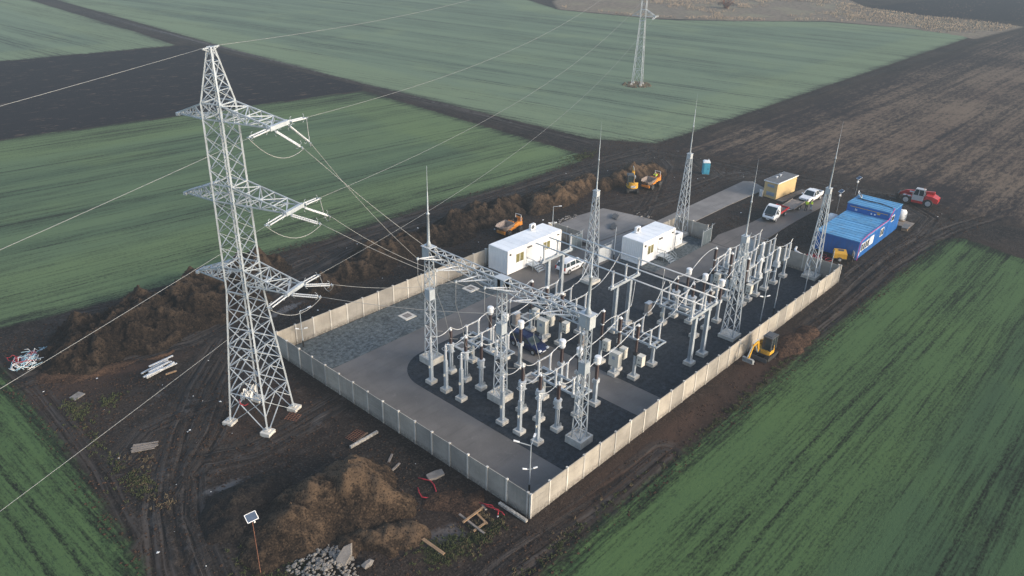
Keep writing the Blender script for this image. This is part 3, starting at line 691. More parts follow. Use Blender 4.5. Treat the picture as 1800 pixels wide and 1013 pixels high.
# ------------------------------------------------------------------ line pylon
PYC = Vector((-7.04, 26.2, 0)); LINE = math.radians(22)
dl = Vector((math.cos(LINE), math.sin(LINE), 0)); da = Vector((math.sin(LINE), -math.cos(LINE), 0))   # along the line, along the arms
ARMS = ((27.4, 5.2, 3.6, 1.15), (20.9, 5.75, 4.2, 1.35), (13.9, 5.0, 4.3, 1.3))      # height, right length, left length, depth
def pylon(label):
    t = thing('lattice_pylon', label, 'pylon', PYC, LINE, 'lattice pylons of the power line')
    S = M['steel']; lv = [(0,4.0),(13.0,2.05),(28.6,1.75),(32.6,.34)]
    K = ((-1,-1),(1,-1),(1,1),(-1,1))
    for k in range(4):
        mb = MB()
        for (z0,w0),(z1,w1) in zip(lv[:-1], lv[1:]):
            wd = .145 if z0 < 20 else .115
            mb.bar((K[k][0]*w0/2,K[k][1]*w0/2,z0), (K[k][0]*w1/2,K[k][1]*w1/2,z1), wd)
        for q in range(34):          # climbing bolts
            z = 3+q*.7; w = 4.0-(1.95*z/13) if z < 13 else 2.05-.3*(z-13)/15.6
            if k == 0: mb.bar((-w/2,-w/2,z),(-w/2-.28,-w/2-.05,z),.03)
        part('leg', mb, S, t)
        fm = MB(); fm.box((K[k][0]*2.0,K[k][1]*2.0,.02),(.95,.95,.6)); fm.box((K[k][0]*2.0,K[k][1]*2.0,.36),(.42,.42,.12))
        part('footing', fm, M['plinth'], t)
    br = MB()
    zs = [0,3.2,5.8,7.9,9.7,11.4,13.0]
    for i in range(6):
        w = lambda z: 4.0-1.95*z/13.0
        lattice(br, w(zs[i]), w(zs[i+1]), zs[i], zs[i+1], 1, .2, .09 if i < 3 else .075)
        if i < 3:                    # secondary bracing of the splayed base
            for k in range(4):
                j = (k+1) % 4; zm = (zs[i]+zs[i+1])/2; wm = w(zm)/2; wb = w(zs[i+1])/2
                mid = ((K[k][0]+K[j][0])*wb/2, (K[k][1]+K[j][1])*wb/2, zs[i+1])
                br.bar((K[k][0]*wm,K[k][1]*wm,zm), mid, .06); br.bar((K[j][0]*wm,K[j][1]*wm,zm), mid, .06)
    lattice(br, 2.05, 1.75, 13.0, 28.6, 12, .2, .07, hor=False)
    for z in (13.0,15.2,20.9,22.3,27.4,28.6): 
        w = (2.05-.3*(z-13)/15.6)/2
        for k in range(4): j = (k+1) % 4; br.bar((K[k][0]*w,K[k][1]*w,z),(K[j][0]*w,K[j][1]*w,z),.09)
        br.bar((-w,-w,z),(w,w,z),.06)
    lattice(br, 1.75, .34, 28.6, 32.6, 4, .12, .075)
    part('bracing', br, S, t)
    for (z, R, Lf, dep) in ARMS:
        for sgn, Ln, hw in ((-1, R, .95), (1, Lf, .30)):   # local -y is the side that carries the conductors
            mb = MB(); w = (2.05-.3*(z-13)/15.6)/2; y0 = sgn*w; y1 = sgn*Ln; n = 4
            lo = [[Vector((s*(w+(hw-w)*i/n), y0+(y1-y0)*i/n, z)) for i in range(n+1)] for s in (-1,1)]
            hi = [[Vector((s*(w+(hw-w)*i/n), y0+(y1-y0)*i/n, z+dep*(1-i/n)+.12*i/n)) for i in range(n+1)] for s in (-1,1)]
            for c in lo+hi: mb.bar(c[0], c[-1], .09)
            for i in range(n):
                for A, B in ((lo[0],hi[0]),(lo[1],hi[1]),(lo[0],lo[1]),(hi[0],hi[1])):
                    mb.bar(A[i], B[i+1], .065) if i % 2 == 0 else mb.bar(B[i], A[i+1], .065)
                    mb.bar(A[i+1], B[i+1], .065)
            if sgn < 0: mb.bb(-1.15, 1.15, y1-.14, y1+.14, z-.16, z+.16)
            else: mb.bb(-.55, .55, y1-.12, y1+.12, z-.12, z+.12)
            part('crossarm', mb, S, t)
    mb = MB(); mb.bar((-.9,0,32.55),(.9,0,32.55),.1); mb.bar((-.8,0,32.5),(0,0,32.2),.05); mb.bar((.8,0,32.5),(0,0,32.2),.05)
    part('earth_wire_bracket', mb, S, t); return t
PY1 = pylon('tall bare steel lattice pylon standing in the churned mud left of the compound')
PY2P = Vector((138.6, 85.3, 0))
PY2 = dup(PY1, PY2P, LINE, 'distant steel lattice pylon standing alone in the upper green field'); PY2.scale = (.62,.62,1.22)

# pole-top conductors of the line -------------------------------------------------
def tip(c, i): z, R, Lf, dep = ARMS[i]; return c+da*R+Vector((0,0,z))
ARMN = ('upper', 'middle', 'lower')
def string(a, d, L, label, group, twin=.17, sh=12):
    """a pair of long insulators with end yokes and arcing horns; leaves from a along d; returns the live end"""
    a = Vector(a); d = Vector(d).normalized(); side = d.cross(Vector((0,0,1))).normalized(); b = a+d*L
    t = thing('insulator_string', label, 'insulator', a, 0, group)
    up = side.cross(d)
    for p, q, h0, s in ((.0,.28,.35,-1),(L-.28,L,L-.35,1)):
        e = MB(); e.bar(d*p, d*q, .05); e.bar(d*(p+.14 if p else .28)-side*(twin+.06), d*(p+.14 if p else .28)+side*(twin+.06), .06)
        p = h0; e.tube([d*p+up*.0, d*(p-s*.02)+up*.28, d*(p+(-s)*.18)+up*.36], .016, 5); e.tube([d*p-up*.0, d*p-up*.22, d*(p-s*.15)-up*.30], .016, 5)
        part('yoke', e, M['steel'], t)
    for s in (-1, 1):
        m = MB(); m.ins(d*.3+side*twin*s, d*(L-.3)+side*twin*s, .07, sh, 8); part('insulator', m, M['polymer'], t, True)
    return b
WG = 'overhead conductors of the power line'
def wire(name, pts, r, label, group, cat='wire', mat='wire'):
    m = MB(); m.tube(pts, r, 5); o = part(name, m, M[mat], None, True); return tag(o, label, cat, group)
PORT_Y = ((20.3, 17.3, 14.5), (10.9, 7.8, 5.0)); BEAMZ = 12.35
for i in range(3):
    T = tip(PYC, i); z_, R_ = ARMS[i][:2]; T2 = PY2P+da*R_*.62+Vector((0,0,z_*1.22)); ends = []
    fa = T+dl*1.05; na = T-dl*1.05
    e1 = string(fa, dl+Vector((0,0,-.09)), 2.5, 'twin insulator string on the %s right arm pointing to the distant pylon' % ARMN[i], 'insulator strings on the pylon arms')
    e0 = string(na, -dl+Vector((0,0,-.03)), 2.5, 'twin insulator string on the %s right arm pointing to the left edge' % ARMN[i], 'insulator strings on the pylon arms')
    f2 = string(T2-dl*1.05, -dl+Vector((0,0,-.09)), 2.5, 'far insulator string on the %s arm of the distant pylon' % ARMN[i], 'insulator strings on the distant pylon')
    string(T2+dl*1.05, dl+Vector((0,0,-.06)), 2.5, 'insulator string on the %s arm of the distant pylon, on its far side' % ARMN[i], 'insulator strings on the distant pylon')
    wire('line_conductor', sag(e1, f2, 4.6, 40), .015, 'line conductor from the %s pylon arm to the distant pylon' % ARMN[i], WG)
    wire('line_conductor', sag(e0, e0-dl*170+Vector((0,0,2.0)), 2.2, 40), .015, 'line conductor from the %s pylon arm leaving at the left edge' % ARMN[i], WG)
    # droppers to the two portal bays
    L2 = []
    for b, (aa, nm) in enumerate(((fa-dl*.1, 'left'), (na+dl*.25, 'right'))):
        y = PORT_Y[b][i]; B = Vector((9.75, y, BEAMZ)); d = aa-B; d.z *= .30; d.normalize(); A2 = aa+Vector((0,0,-.1))
        g = Vector((B.x, B.y, B.z))
        n0 = (B-A2).normalized()+Vector((0,0,.05 if i < 2 else -.02))
        s0 = string(A2, n0, 2.6, 'twin insulator string dropping from the %s pylon arm toward the %s portal bay' % (ARMN[i], nm), 'insulator strings on the pylon arms')
        apex = B+(d+Vector((0,0,-.06))).normalized()*2.7
        # V shaped strain set on the beam
        t = thing('strain_insulator', 'V shaped strain insulators on the portal beam, %s phase of %s bay' % (('outer left','centre','inner right')[i], nm), 'insulator', apex, 0, 'strain insulators on the portal beam')
        k = MB(); k.box((0,0,0),(.22,.12,.22)); k.bar((0,0,0),(0,0,-.5),.03); part('yoke', k, M['steel'], t)
        for s in (-1, 1):
            w = B+Vector((0,.62*s,0))-apex; m = MB(); m.cyl(w*.04, w*.22, .035, n=6); m.ins(w*.2, w*.9, .075, 13, 8); m.cyl(w*.88, w, .04, n=6); part('insulator', m, M['polymer'], t, True)
        wire('dropper_conductor', sag(s0, apex, .45, 24), .02, 'conductor sloping from the %s pylon arm down to the %s portal bay' % (ARMN[i], nm), 'conductors between the pylon and the portal')
        L2.append(s0)
        # tail hanging from the strain set down to the apparatus
        yy = (19.4, 17.3, 15.2)[i] if b == 0 else (9.9, 7.8, 5.7)[i]
        wire('down_lead', [apex, apex+Vector((-.05,0,-2.2)), apex.lerp(Vector((7.9,yy,5.4)), .6), Vector((8.0,yy,5.6)), Vector((9.0,yy,5.15))], .024, 'thin down lead from the %s strain set to the %s bay' % (('outer left','centre','inner right')[i], nm), 'down leads below the portal')
    # jumper loops round the arm end
    for s, (A, Bq, nm) in enumerate(((e1, L2[0], 'right'), (e0, L2[1], 'left'))):
        mid = (A+Bq)/2-Vector((0,0,1.6))
        pts = [(1-u)*(1-u)*A+2*u*(1-u)*(mid-Vector((0,0,.5)))+u*u*Bq for u in [q/10 for q in range(11)]]
        wire('jumper_loop', pts, .026, 'looped jumper wire on the %s side of the %s pylon arm' % (nm, ARMN[i]), 'jumper loops on the pylon')
P0 = PYC+Vector((0,0,32.6)); P2 = PY2P+Vector((0,0,32.6*1.22))
wire('earth_wire', sag(P0+dl*.7, P2-dl*.7, 4.2, 40), .014, 'earth wire from the pylon top to the distant pylon', WG)
wire('earth_wire', sag(P0-dl*.7, P0-dl*170+Vector((0,0,1.5)), 2.2, 40), .014, 'earth wire from the pylon top leaving at the left edge', WG)

# ------------------------------------------------------------------ portal gantry
def plinth_mb(w, h, rim=False):
    m = MB(); m.bb(-w/2,w/2,-w/2,w/2,-.2,h)
    if rim:
        r = .16
        m.bb(-w/2,w/2,-w/2,-w/2+r,h,h+.16); m.bb(-w/2,w/2,w/2-r,w/2,h,h+.16); m.bb(-w/2,-w/2+r,-w/2+r,w/2-r,h,h+.16); m.bb(w/2-r,w/2,-w/2+r,w/2-r,h,h+.16)
    return m
G = thing('portal_gantry', 'grey lattice gantry of three columns and a long lattice beam over the two bays', 'gantry', (10.1,0,GZ))
COLY = (22.35, 12.7, 3.2)
for k, y in enumerate(COLY):
    m = plinth_mb(1.75, .55, True); o = part('plinth', m, M['plinth'], G, loc=(0,y,0))
    cm = MB()
    lg = lattice(cm, .92, .70, .5, 7.2, 9, .1, .075, 'Z', False); lg += lattice(cm, .68, .58, 8.2, 11.6, 6, .1, .07, 'Z', False)
    for a, b in lg: cm.bar(a, b, .10)
    cm.bb(-.36,.36,-.36,.36,7.15,8.25)
    col = part('column', cm, M['steel'], G, loc=(0,y,0))
    hd = MB(); hd.bb(-.40,.40,-.52,.52,11.55,12.75); hd.bb(-.50,.50,-.62,.62,12.75,12.80); part('head_box', hd, M['tank'], G, loc=(0,y,0))
    if k != 1:
        r = MB(); r.lathe([(.30,12.8),(.14,13.3),(.115,16.0),(.16,16.02),(.16,16.12),(.07,16.2),(.055,18.2),(.03,18.25),(.018,20.6),(.004,20.75)], n=10); part('lightning_rod', r, M['steel'], G, True, loc=(0,y,0))
for k in range(2):
    bm = MB(); y0, y1 = COLY[k]-.52, COLY[k+1]+.52; n = 14; w = .42; z0, z1 = 11.75, 12.7
    for x in (-w, w):
        for z in (z0, z1): bm.bar((x,y0,z),(x,y1,z),.085)
    for i in range(n):
        a = y0+(y1-y0)*i/n; b = y0+(y1-y0)*(i+1)/n; f = i % 2
        for x in (-w, w): bm.bar((x,a,z0 if f else z1),(x,b,z1 if f else z0),.055)
        for z in (z0, z1): bm.bar((-w if f else w,a,z),(w if f else -w,b,z),.055)
    for yy in (y0+.35, y1-.35): bm.box((0,yy,(z0+z1)/2),(w*2+.1,.7,z1-z0+.06))
    part('beam', bm, M['tank'], G)

# ------------------------------------------------------------------ lightning masts
def mast(lab, grp):
    t = thing('lightning_mast', lab, 'lightning mast', group=grp)
    m = plinth_mb(1.85, .38); m.bb(-.70,.70,-.70,.70,.38,.43); part('plinth', m, M['plinth'], t)
    b = MB(); lg = lattice(b, 1.42, .52, .42, 11.3, 9, .1, .06, hor=False, geo=.88)
    part('bracing', b, M['steel'], t)
    l = MB()
    for a, c in lg: l.bar(a, c, .105)
    part('leg_frame', l, M['steel'], t)
    c = MB(); c.bb(-.30,.30,-.30,.30,11.25,11.95); c.bb(-.34,.34,-.34,.34,11.93,11.99); part('head_box', c, M['tank'], t)
    r = MB(); r.lathe([(.20,11.95),(.085,12.2),(.07,15.6),(.10,15.62),(.10,15.74),(.045,15.8),(.03,18.0),(.014,18.05),(.004,20.2)], n=8); part('lightning_rod', r, M['steel'], t, True)
    return t
series(mast, [(36.5,2.95),(58.0,3.1),(36.6,22.3),(59.6,24.0) if False else (58.1,22.6)],
       ['lattice lightning mast near the sunlit wall behind the digger','lattice lightning mast in the far right corner by the blue containers','lattice lightning mast beside the parked white estate car','lattice lightning mast behind the short white container by the open gate'],
       'tapered lattice lightning masts')

# ------------------------------------------------------------------ switchgear (each apparatus stands on its own plinth)
def std_plinth(t, w=.84, h=.36, loc=(0,0,0)):
    m = MB(); m.bb(-w/2,-.012,-w/2,w/2,-.15,h); m.bb(.012,w/2,-w/2,w/2,-.15,h); m.bb(-w/2+.03,w/2-.03,-w/2+.03,w/2-.03,-.15,h-.015)
    return part('plinth', m, M['plinth'], t, loc=loc)
def base_plate(m, h, s=.46):
    m.bb(-s/2,s/2,-s/2,s/2,h,h+.03)
    for a,b in ((-1,-1),(1,-1),(1,1),(-1,1)): m.bar((a*s*.42,b*s*.42,h),(a*.11,b*.11,h+.42),.03)
def arrester(lab, grp):
    t = thing('surge_arrester', lab, 'surge arrester', group=grp); std_plinth(t)
    m = MB(); base_plate(m, .36); m.bb(-.15,.15,-.15,.15,.36,3.35); m.lathe([(.2,3.35),(.2,3.42)], n=10); part('column', m, M['steel'], t)
    b = MB(); b.bb(-.30,-.15,-.06,.06,1.75,2.0); part('counter_box', b, M['cabinet'], t)
    i = MB(); i.ins((0,0,3.42),(0,0,4.95),.135,14,10); part('insulator', i, M['polymer'], t, True)
    c = MB(); c.lathe([(.11,4.95),(.11,5.02),(.03,5.05),(.03,5.2)], n=8); c.tube([(.33*math.cos(a*PI/8),.33*math.sin(a*PI/8),4.7) for a in range(17)], .02, 5)
    for a in (0, 2.1, 4.2): c.bar((0,0,4.98),(.33*math.cos(a),.33*math.sin(a),4.7),.02)
    part('cap', c, M['alu'], t, True); return t
def v_trafo(lab, grp, tank_r=.30):
    t = thing('voltage_transformer', lab, 'voltage transformer', group=grp); std_plinth(t)
    m = MB(); base_plate(m, .36)
    for s in (-1,1): m.bb(s*.13-.05,s*.13+.05,-.11,.11,.36,2.42)
    for k in range(6): m.bar((-.13,.10,.6+k*.3),(.13,.10,.9+k*.3),.03)
    m.bb(-.3,.3,-.3,.3,2.4,2.46); part('column', m, M['steel'], t)
    k = MB(); k.lathe([(tank_r*.8,2.46),(tank_r,2.5),(tank_r,3.05),(tank_r*.75,3.1),(tank_r*.75,3.16),(tank_r*1.25,3.2),(tank_r*1.25,3.28),(.16,3.34)], n=14); k.bb(-.12,.12,tank_r,tank_r+.16,2.6,2.95); part('tank', k, M['tank'], t, False)
    i = MB(); i.ins((0,0,3.34),(0,0,4.75),.185,16,10); part('insulator', i, M['brown'], t, True)
    c = MB(); c.lathe([(.14,4.75),(.14,4.92),(.05,4.95),(.03,5.15)], n=8); part('terminal', c, M['alu'], t, True)
    w = MB()
    for q in range(3): w.tube([(.16+.07*q,-.14,.36),(.16+.07*q,-.16,.6),(.2+.07*q,-.18,.72),(.25+.07*q,-.2,.6),(.25+.07*q,-.2,.36)], .022, 5)
    part('cable_loop', w, M['steel_dull'], t); return t
def c_trafo(lab, grp):
    t = thing('current_transformer', lab, 'current transformer', group=grp); std_plinth(t)
    m = MB(); base_plate(m, .36); m.bb(-.15,.15,-.15,.15,.36,2.45); part('column', m, M['steel'], t)
    k = MB(); k.bb(-.24,.24,-.24,.24,2.45,2.85); k.bb(.24,.40,-.10,.10,2.5,2.78); k.bar((-.3,.2,2.5),(-.3,.2,2.8),.08); part('base_box', k, M['tank'], t)
    i = MB(); i.ins((0,0,2.85),(0,0,4.42),.185,18,10); part('insulator', i, M['brown'], t, True)
    c = MB(); c.lathe([(.17,4.40),(.27,4.5),(.31,4.62),(.31,5.05),(.26,5.06),(.26,5.10),(.33,5.11),(.33,5.24),(.28,5.30),(.05,5.33)], n=16); part('head', c, M['whitecap'], t)
    b = MB(); b.bar((-.62,0,4.82),(-.28,0,4.82),.07); b.bar((.28,0,4.82),(.62,0,4.82),.07); part('terminal', b, M['alu'], t); return t
def breaker(lab, grp):
    t = thing('circuit_breaker', lab, 'circuit breaker', group=grp); std_plinth(t, .9)
    m = MB(); base_plate(m, .36); m.bb(-.13,.13,-.13,.13,.36,2.75); part('column', m, M['steel'], t)
    b = MB(); b.bb(-.30,.30,-.98,-.36,1.75,2.85); b.bb(-.33,.33,-1.01,-.33,2.85,2.9); bx = part('drive_box', b, M['cabinet'], t)
    d = MB()
    for y, z in ((-.80,1.95),(-.58,1.95),(-.62,2.45)): d.bb(-.312,-.30,y-.06,y+.06,z-.08,z+.08)
    part('inspection_window', d, M['black'], bx)
    h = MB(); h.bb(-.24,.2,-.28,.20,2.72,3.02); h.bar((0,-.36,2.4),(0,0,2.4),.08); part('drive_head', h, M['black'], t)
    for z0, z1, r, n in ((3.02,4.42,.15,16),(4.58,5.92,.21,14)):
        i = MB(); i.ins((0,0,z0),(0,0,z1),r,n,10); part('insulator', i, M['brown'], t, True)
    f = MB(); f.lathe([(.14,4.40),(.19,4.44),(.19,4.56),(.14,4.6)], n=12); f.bar((0,0,4.5),(.5,0,4.5),.07); f.lathe([(.19,5.92),(.19,6.02),(.09,6.06),(.06,6.2)], n=12); f.bar((0,0,6.1),(-.35,0,6.12),.06)
    part('flange', f, M['alu'], t, True); return t
def disconnector(lab, grp, ph=2.06):
    """three-phase centre frame on two posts; local y spans the phases"""
    t = thing('disconnector', lab, 'disconnector', group=grp)
    for y in (-ph, ph):
        std_plinth(t, .84, .36, (0,y,0)); m = MB(); base_plate(m, .36); m.bb(-.14,.14,-.14,.14,.36,2.42); part('post', m, M['steel'], t, loc=(0,y,0))
    b = MB(); b.bb(-.32,-.16,-.2,.2,1.0,1.5); part('control_box', b, M['cabinet'], t, loc=(0,ph,0))
    f = MB(); Y = ph+.85
    for x in (-.82, .82): f.bb(x-.08,x+.08,-Y,Y,2.62,2.80)
    for y in (-Y+.08, Y-.08, -ph*.5, ph*.5): f.bb(-.74,.74,y-.06,y+.06,2.65,2.77)
    for y in (-ph, ph): f.bb(-.9,.9,y-.12,y+.12,2.42,2.62)
    f.tube([(-.4,-Y,2.95),(-.4,Y,2.95)], .03); f.tube([(.4,-Y,2.95),(.4,Y,2.95)], .03); part('frame', f, M['steel'], t)
    for y in (-ph, 0, ph):
        for x in (-.82, .82):
            i = MB(); i.lathe([(.14,2.80),(.14,2.90)], (x,y,0), 10); i.ins((x,y,2.9),(x,y,4.35),.12,14,10); part('insulator', i, M['polymer'], t, True)
        a = MB(); a.bar((-.98,y,4.45),(.98,y,4.45),.06,.09); a.box((-.82,y,4.42),(.26,.16,.14)); a.box((.82,y,4.42),(.26,.16,.14)); a.tube([(.82,y,4.45),(1.15,y,4.62),(1.5,y+.12,4.66)], .03); a.box((0,y,4.45),(.3,.1,.12)); part('contact_arm', a, M['alu'], t)
        e = MB(); e.bar((-.55,y+.22,2.9),(-.72,y+.22,4.5),.04); part('earthing_blade', e, M['alu'], t)
    return t
def cabinet(lab, grp, w=.8, d=.5, h=1.35, mat='cab_tan', lift=.0):
    t = thing('control_cabinet', lab, 'cabinet', group=grp)
    m = MB(); m.bb(-w*.6,w*.6,-d*.7,d*.7,-.15,.14); part('plinth', m, M['plinth'], t)
    b = MB(); b.bb(-w/2,w/2,-d/2,d/2,.14,.14+h); part('body', b, M[mat], t)
    r = MB(); r.add([(-w*.6,-d*.65,.14+h),(w*.6,-d*.65,.14+h),(w*.6,d*.65,.14+h),(-w*.6,d*.65,.14+h),(-w*.5,0,.26+h),(w*.5,0,.26+h)], [(3,2,1,0),(0,1,5,4),(2,3,4,5),(1,2,5),(3,0,4)]); part('cap', r, M['tank'], t)
    dd = MB(); dd.bb(-w*.4,w*.4,-d/2-.012,-d/2,.24,.06+h); dr = part('door', dd, M[mat], t); hh = MB(); hh.bb(w*.25,w*.3,-d/2-.035,-d/2-.012,.7,.9); part('handle', hh, M['black'], dr); return t
A_Y = (19.4,17.3,15.2); B_Y = (9.9,7.8,5.7); PH = ('left','middle','right')
def six(make, x, nm, grp):
    spots = [(x,y) for y in A_Y+B_Y]
    labs = ['%s, %s of three in %s bay' % (nm, PH[k], bay) for bay in ('left','right') for k in range(3)]
    return series(make, spots, labs, grp)
six(arrester, 7.4, 'slim pole-mounted surge arrester nearest the pylon', 'surge arresters in the front row')
six(v_trafo, 10.05, 'grey-tank voltage transformer under the portal', 'voltage transformers under the portal')
six(c_trafo, 15.65, 'white capped current transformer beside the cross road', 'current transformers beside the cross road')
six(breaker, 22.05, 'tall brown breaker pole behind the cross road', 'circuit breaker poles')
series(disconnector, [(13.05,17.3),(13.05,7.8),(25.4,17.3),(25.4,7.8),(33.7,7.8),(46.0,7.8)],
  ['three phase disconnector frame in front of the dark blue car, left bay','three phase disconnector frame in front of the cross road, right bay','three phase disconnector frame behind the breakers of the left bay','three phase disconnector frame behind the breakers of the right bay','three phase disconnector frame beyond the tube busbars','three phase disconnector frame farthest from the pylon, behind the lattice mast'],'disconnector frames')
def tr_vt(lab, grp): return v_trafo(lab, grp, .40)
series(tr_vt, [(36.1,9.9),(36.1,7.8),(36.1,5.7)], ['fat grey voltage transformer with brown bushing beyond the busbars, %s of three' % k for k in PH], 'voltage transformers beyond the busbars')
series(c_trafo, [(38.5,9.9),(38.5,7.8),(38.5,5.7)], ['white capped current transformer beyond the busbars, %s of three' % k for k in PH], 'current transformers beyond the busbars')
series(breaker, [(44.4,9.9),(44.4,7.8),(44.4,5.7)], ['tall brown breaker pole behind the lattice mast, %s of three' % k for k in PH], 'circuit breaker poles at the far end')
def white_ct(lab, grp):
    t = thing('metering_transformer', lab, 'instrument transformer', group=grp); std_plinth(t)
    m = MB(); base_plate(m, .36); m.bb(-.12,.12,-.12,.12,.36,2.35); m.bb(-.42,.42,-.42,.42,2.35,2.42); part('column', m, M['steel'], t)
    k = MB(); k.bb(-.36,.36,-.33,.33,2.42,2.95); k.lathe([(.34,2.95),(.34,3.1)], n=12); k.cyl((.3,0,2.7),(.55,0,2.7),.16); part('tank', k, M['tank'], t)
    i = MB(); i.ins((0,0,3.1),(0,0,4.65),.24,16,12); part('insulator', i, M['polymer'], t, True)
    c = MB(); c.lathe([(.2,4.65),(.22,4.72),(.22,4.85),(.06,4.9),(.04,5.0)], n=12); part('cap', c, M['whitecap'], t, True); return t
series(white_ct, [(x,y) for x in (47.9,52.7) for y in B_Y], ['thick white instrument transformer, %s of three in the %s far row' % (k, r) for r in ('nearer','farther') for k in PH], 'white instrument transformers at the far end')
def pole_sw(lab, grp):
    t = thing('post_insulator_pair', lab, 'post insulators', group=grp); std_plinth(t)
    m = MB(); base_plate(m, .36); m.bb(-.13,.13,-.13,.13,.36,2.45); part('column', m, M['steel'], t)
    b = MB(); b.bb(-.75,.75,-.11,.11,2.45,2.65); part('beam', b, M['steel'], t)
    for x in (-.6,.6):
        i = MB(); i.ins((x,0,2.65),(x,0,4.55),.12 if x < 0 else .15,15,10); part('insulator', i, M['polymer'], t, True)
    a = MB(); a.bar((-.6,0,4.62),(.6,0,4.62),.06); a.tube([(.6,0,4.6),(.95,0,4.95),(1.0,0,5.0)], .03); part('contact_arm', a, M['alu'], t); return t
series(pole_sw, [(x,y) for x in (50.2,55.4) for y in B_Y], ['single post with two white insulators, %s of three in the %s far row' % (k, r) for r in ('nearer','farther') for k in PH], 'single post insulator pairs at the far end')
# busbars
def bus_support(lab, grp):
    t = thing('busbar_support', lab, 'busbar support', group=grp)
    for x in (28.35, 30.9):
        std_plinth(t, .95, .36, (x-29.8,0,0)); m = MB(); base_plate(m, .36, .6)
        m.bb(-.19,.19,-.19,-.15,.36,5.5); m.bb(-.19,.19,.15,.19,.36,5.5); m.bb(-.03,.03,-.15,.15,.36,5.5); part('leg', m, M['steel'], t, loc=(x-29.8,0,0))
    b = MB(); b.bb(-2.75,2.75,-.17,-.13,5.5,5.8); b.bb(-2.75,2.75,.13,.17,5.5,5.8); b.bb(-2.75,2.75,-.13,.13,5.62,5.66); part('beam', b, M['steel'], t)
    for x in (-2.3,.1,2.45):
        i = MB(); i.lathe([(.17,5.66),(.17,5.9)], (x,0,0), 10); i.ins((x,0,5.9),(x,0,7.3),.125,14,10); j = part('insulator', i, M['polymer'], t, True)
        k = MB(); k.tube([(x+.17*math.cos(a*PI/6),.0,7.5+.17*math.sin(a*PI/6)) for a in range(13)], .025, 5); k.box((x,0,7.38),(.3,.2,.12)); part('clamp', k, M['alu'], j)
    return t
series(bus_support, [(29.8,22.4),(29.8,12.8),(29.8,3.1)], ['two legged busbar support in front of the long white container','two legged busbar support in the middle of the yard','two legged busbar support nearest the sunlit wall'], 'busbar supports')
for k, x in enumerate((27.5,29.9,32.25)):
    m = MB(); m.cyl((x,1.9,7.5+GZ),(x,23.7,7.5+GZ),.075,n=10); m.lathe([(.06,-.1),(.1,0),(.06,.1)],(x,1.9,7.5+GZ),8); tag(part('busbar', m, M['alu'], None, True), '%s of the three long tube busbars crossing the yard' % ('nearest','middle','farthest')[k], 'busbar', 'tube busbars')
# control cabinets
cabinet('tan marshalling cabinet beside the left breaker row', 'marshalling cabinets').location = (21.9,21.4,GZ)
cabinet('tan marshalling cabinet beyond the busbar support in mid yard', 'marshalling cabinets').location = (34.5,12.3,GZ)
cabinet('tan marshalling cabinet between the two breaker rows', 'marshalling cabinets').location = (23.6,13.3,GZ)
def breaker_cab(lab, grp):
    t = thing('control_cabinet', lab, 'cabinet', group=grp); std_plinth(t, .9)
    m = MB(); base_plate(m, .36); m.bb(-.13,.13,-.13,.13,.36,1.15); part('stand', m, M['steel'], t)
    b = MB(); b.bb(-.32,.32,-.62,.52,1.1,2.6); b.bb(-.36,.36,-.66,.56,2.6,2.66); o = part('body', b, M['cabinet'], t)
    w = MB(); w.bb(-.335,-.32,-.2,.14,1.9,2.25); part('inspection_window', w, M['louver'], o); return t
series(breaker_cab, [(21.2,17.0),(21.2,7.5)], ['big cream control cabinet on a stand among the left breaker poles','big cream control cabinet on a stand among the right breaker poles'], 'breaker control cabinets')
# covers and pads
for lab, x, y, s in (('square concrete manhole cover in the pale gravel near the long container',24.6,31.3,1.5),('square concrete manhole cover in the pale gravel near the shaded wall corner',14.6,31.4,1.5),('flat concrete pad among the transformers under the portal',14.9,12.9,1.5),('flat concrete pad behind the leftmost voltage transformers',14.3,22.2,1.4),('round rimmed concrete pad beside the left breaker row',24.2,21.6,1.5)):
    t = thing('manhole_cover', lab, 'manhole', (x,y,GZ), 0, 'concrete pads and manholes'); m = MB(); m.bb(-s/2,s/2,-s/2,s/2,-.1,.09); part('slab', m, M['plinth'], t); c = MB(); c.bb(-s*.27,s*.27,-s*.27,s*.27,.09,.12); part('lid', c, M['slab'], t)

# conductors along each phase
def chain(y, xs, nm, bay):
    pts = []
    for (x0,z0),(x1,z1),s in xs: pts += sag((x0,y,z0+GZ),(x1,y,z1+GZ),s,7)
    wire('bay_conductor', pts, .034, '%s jumper conductor strung over the %s' % (nm, bay), 'jumper conductors over the bays', 'wire', 'alu')
for b, YS in ((0,A_Y),(1,B_Y)):
    bay = ('left bay','right bay')[b]
    for k, y in enumerate(YS):
        chain(y, [((7.4,5.2),(10.05,5.15),.45),((10.05,5.15),(12.1,4.5),.35)], PH[k]+' front', bay)
        chain(y, [((13.9,4.5),(15.05,4.85),.02)], PH[k]+' inner', bay)
        chain(y, [((16.25,4.85),(21.7,6.15),.35)], PH[k]+' road crossing', bay)
        chain(y, [((22.5,4.5),(24.5,4.5),-.12)], PH[k]+' breaker', bay)
        wire('riser_conductor', sag((26.9,y,4.72+GZ), ((27.5,29.9,32.25)[k], y+.1, 7.45+GZ), .75, 12), .036, '%s riser conductor sweeping up from the %s to the busbars' % (PH[k], bay), 'riser conductors to the busbars', 'wire', 'alu')
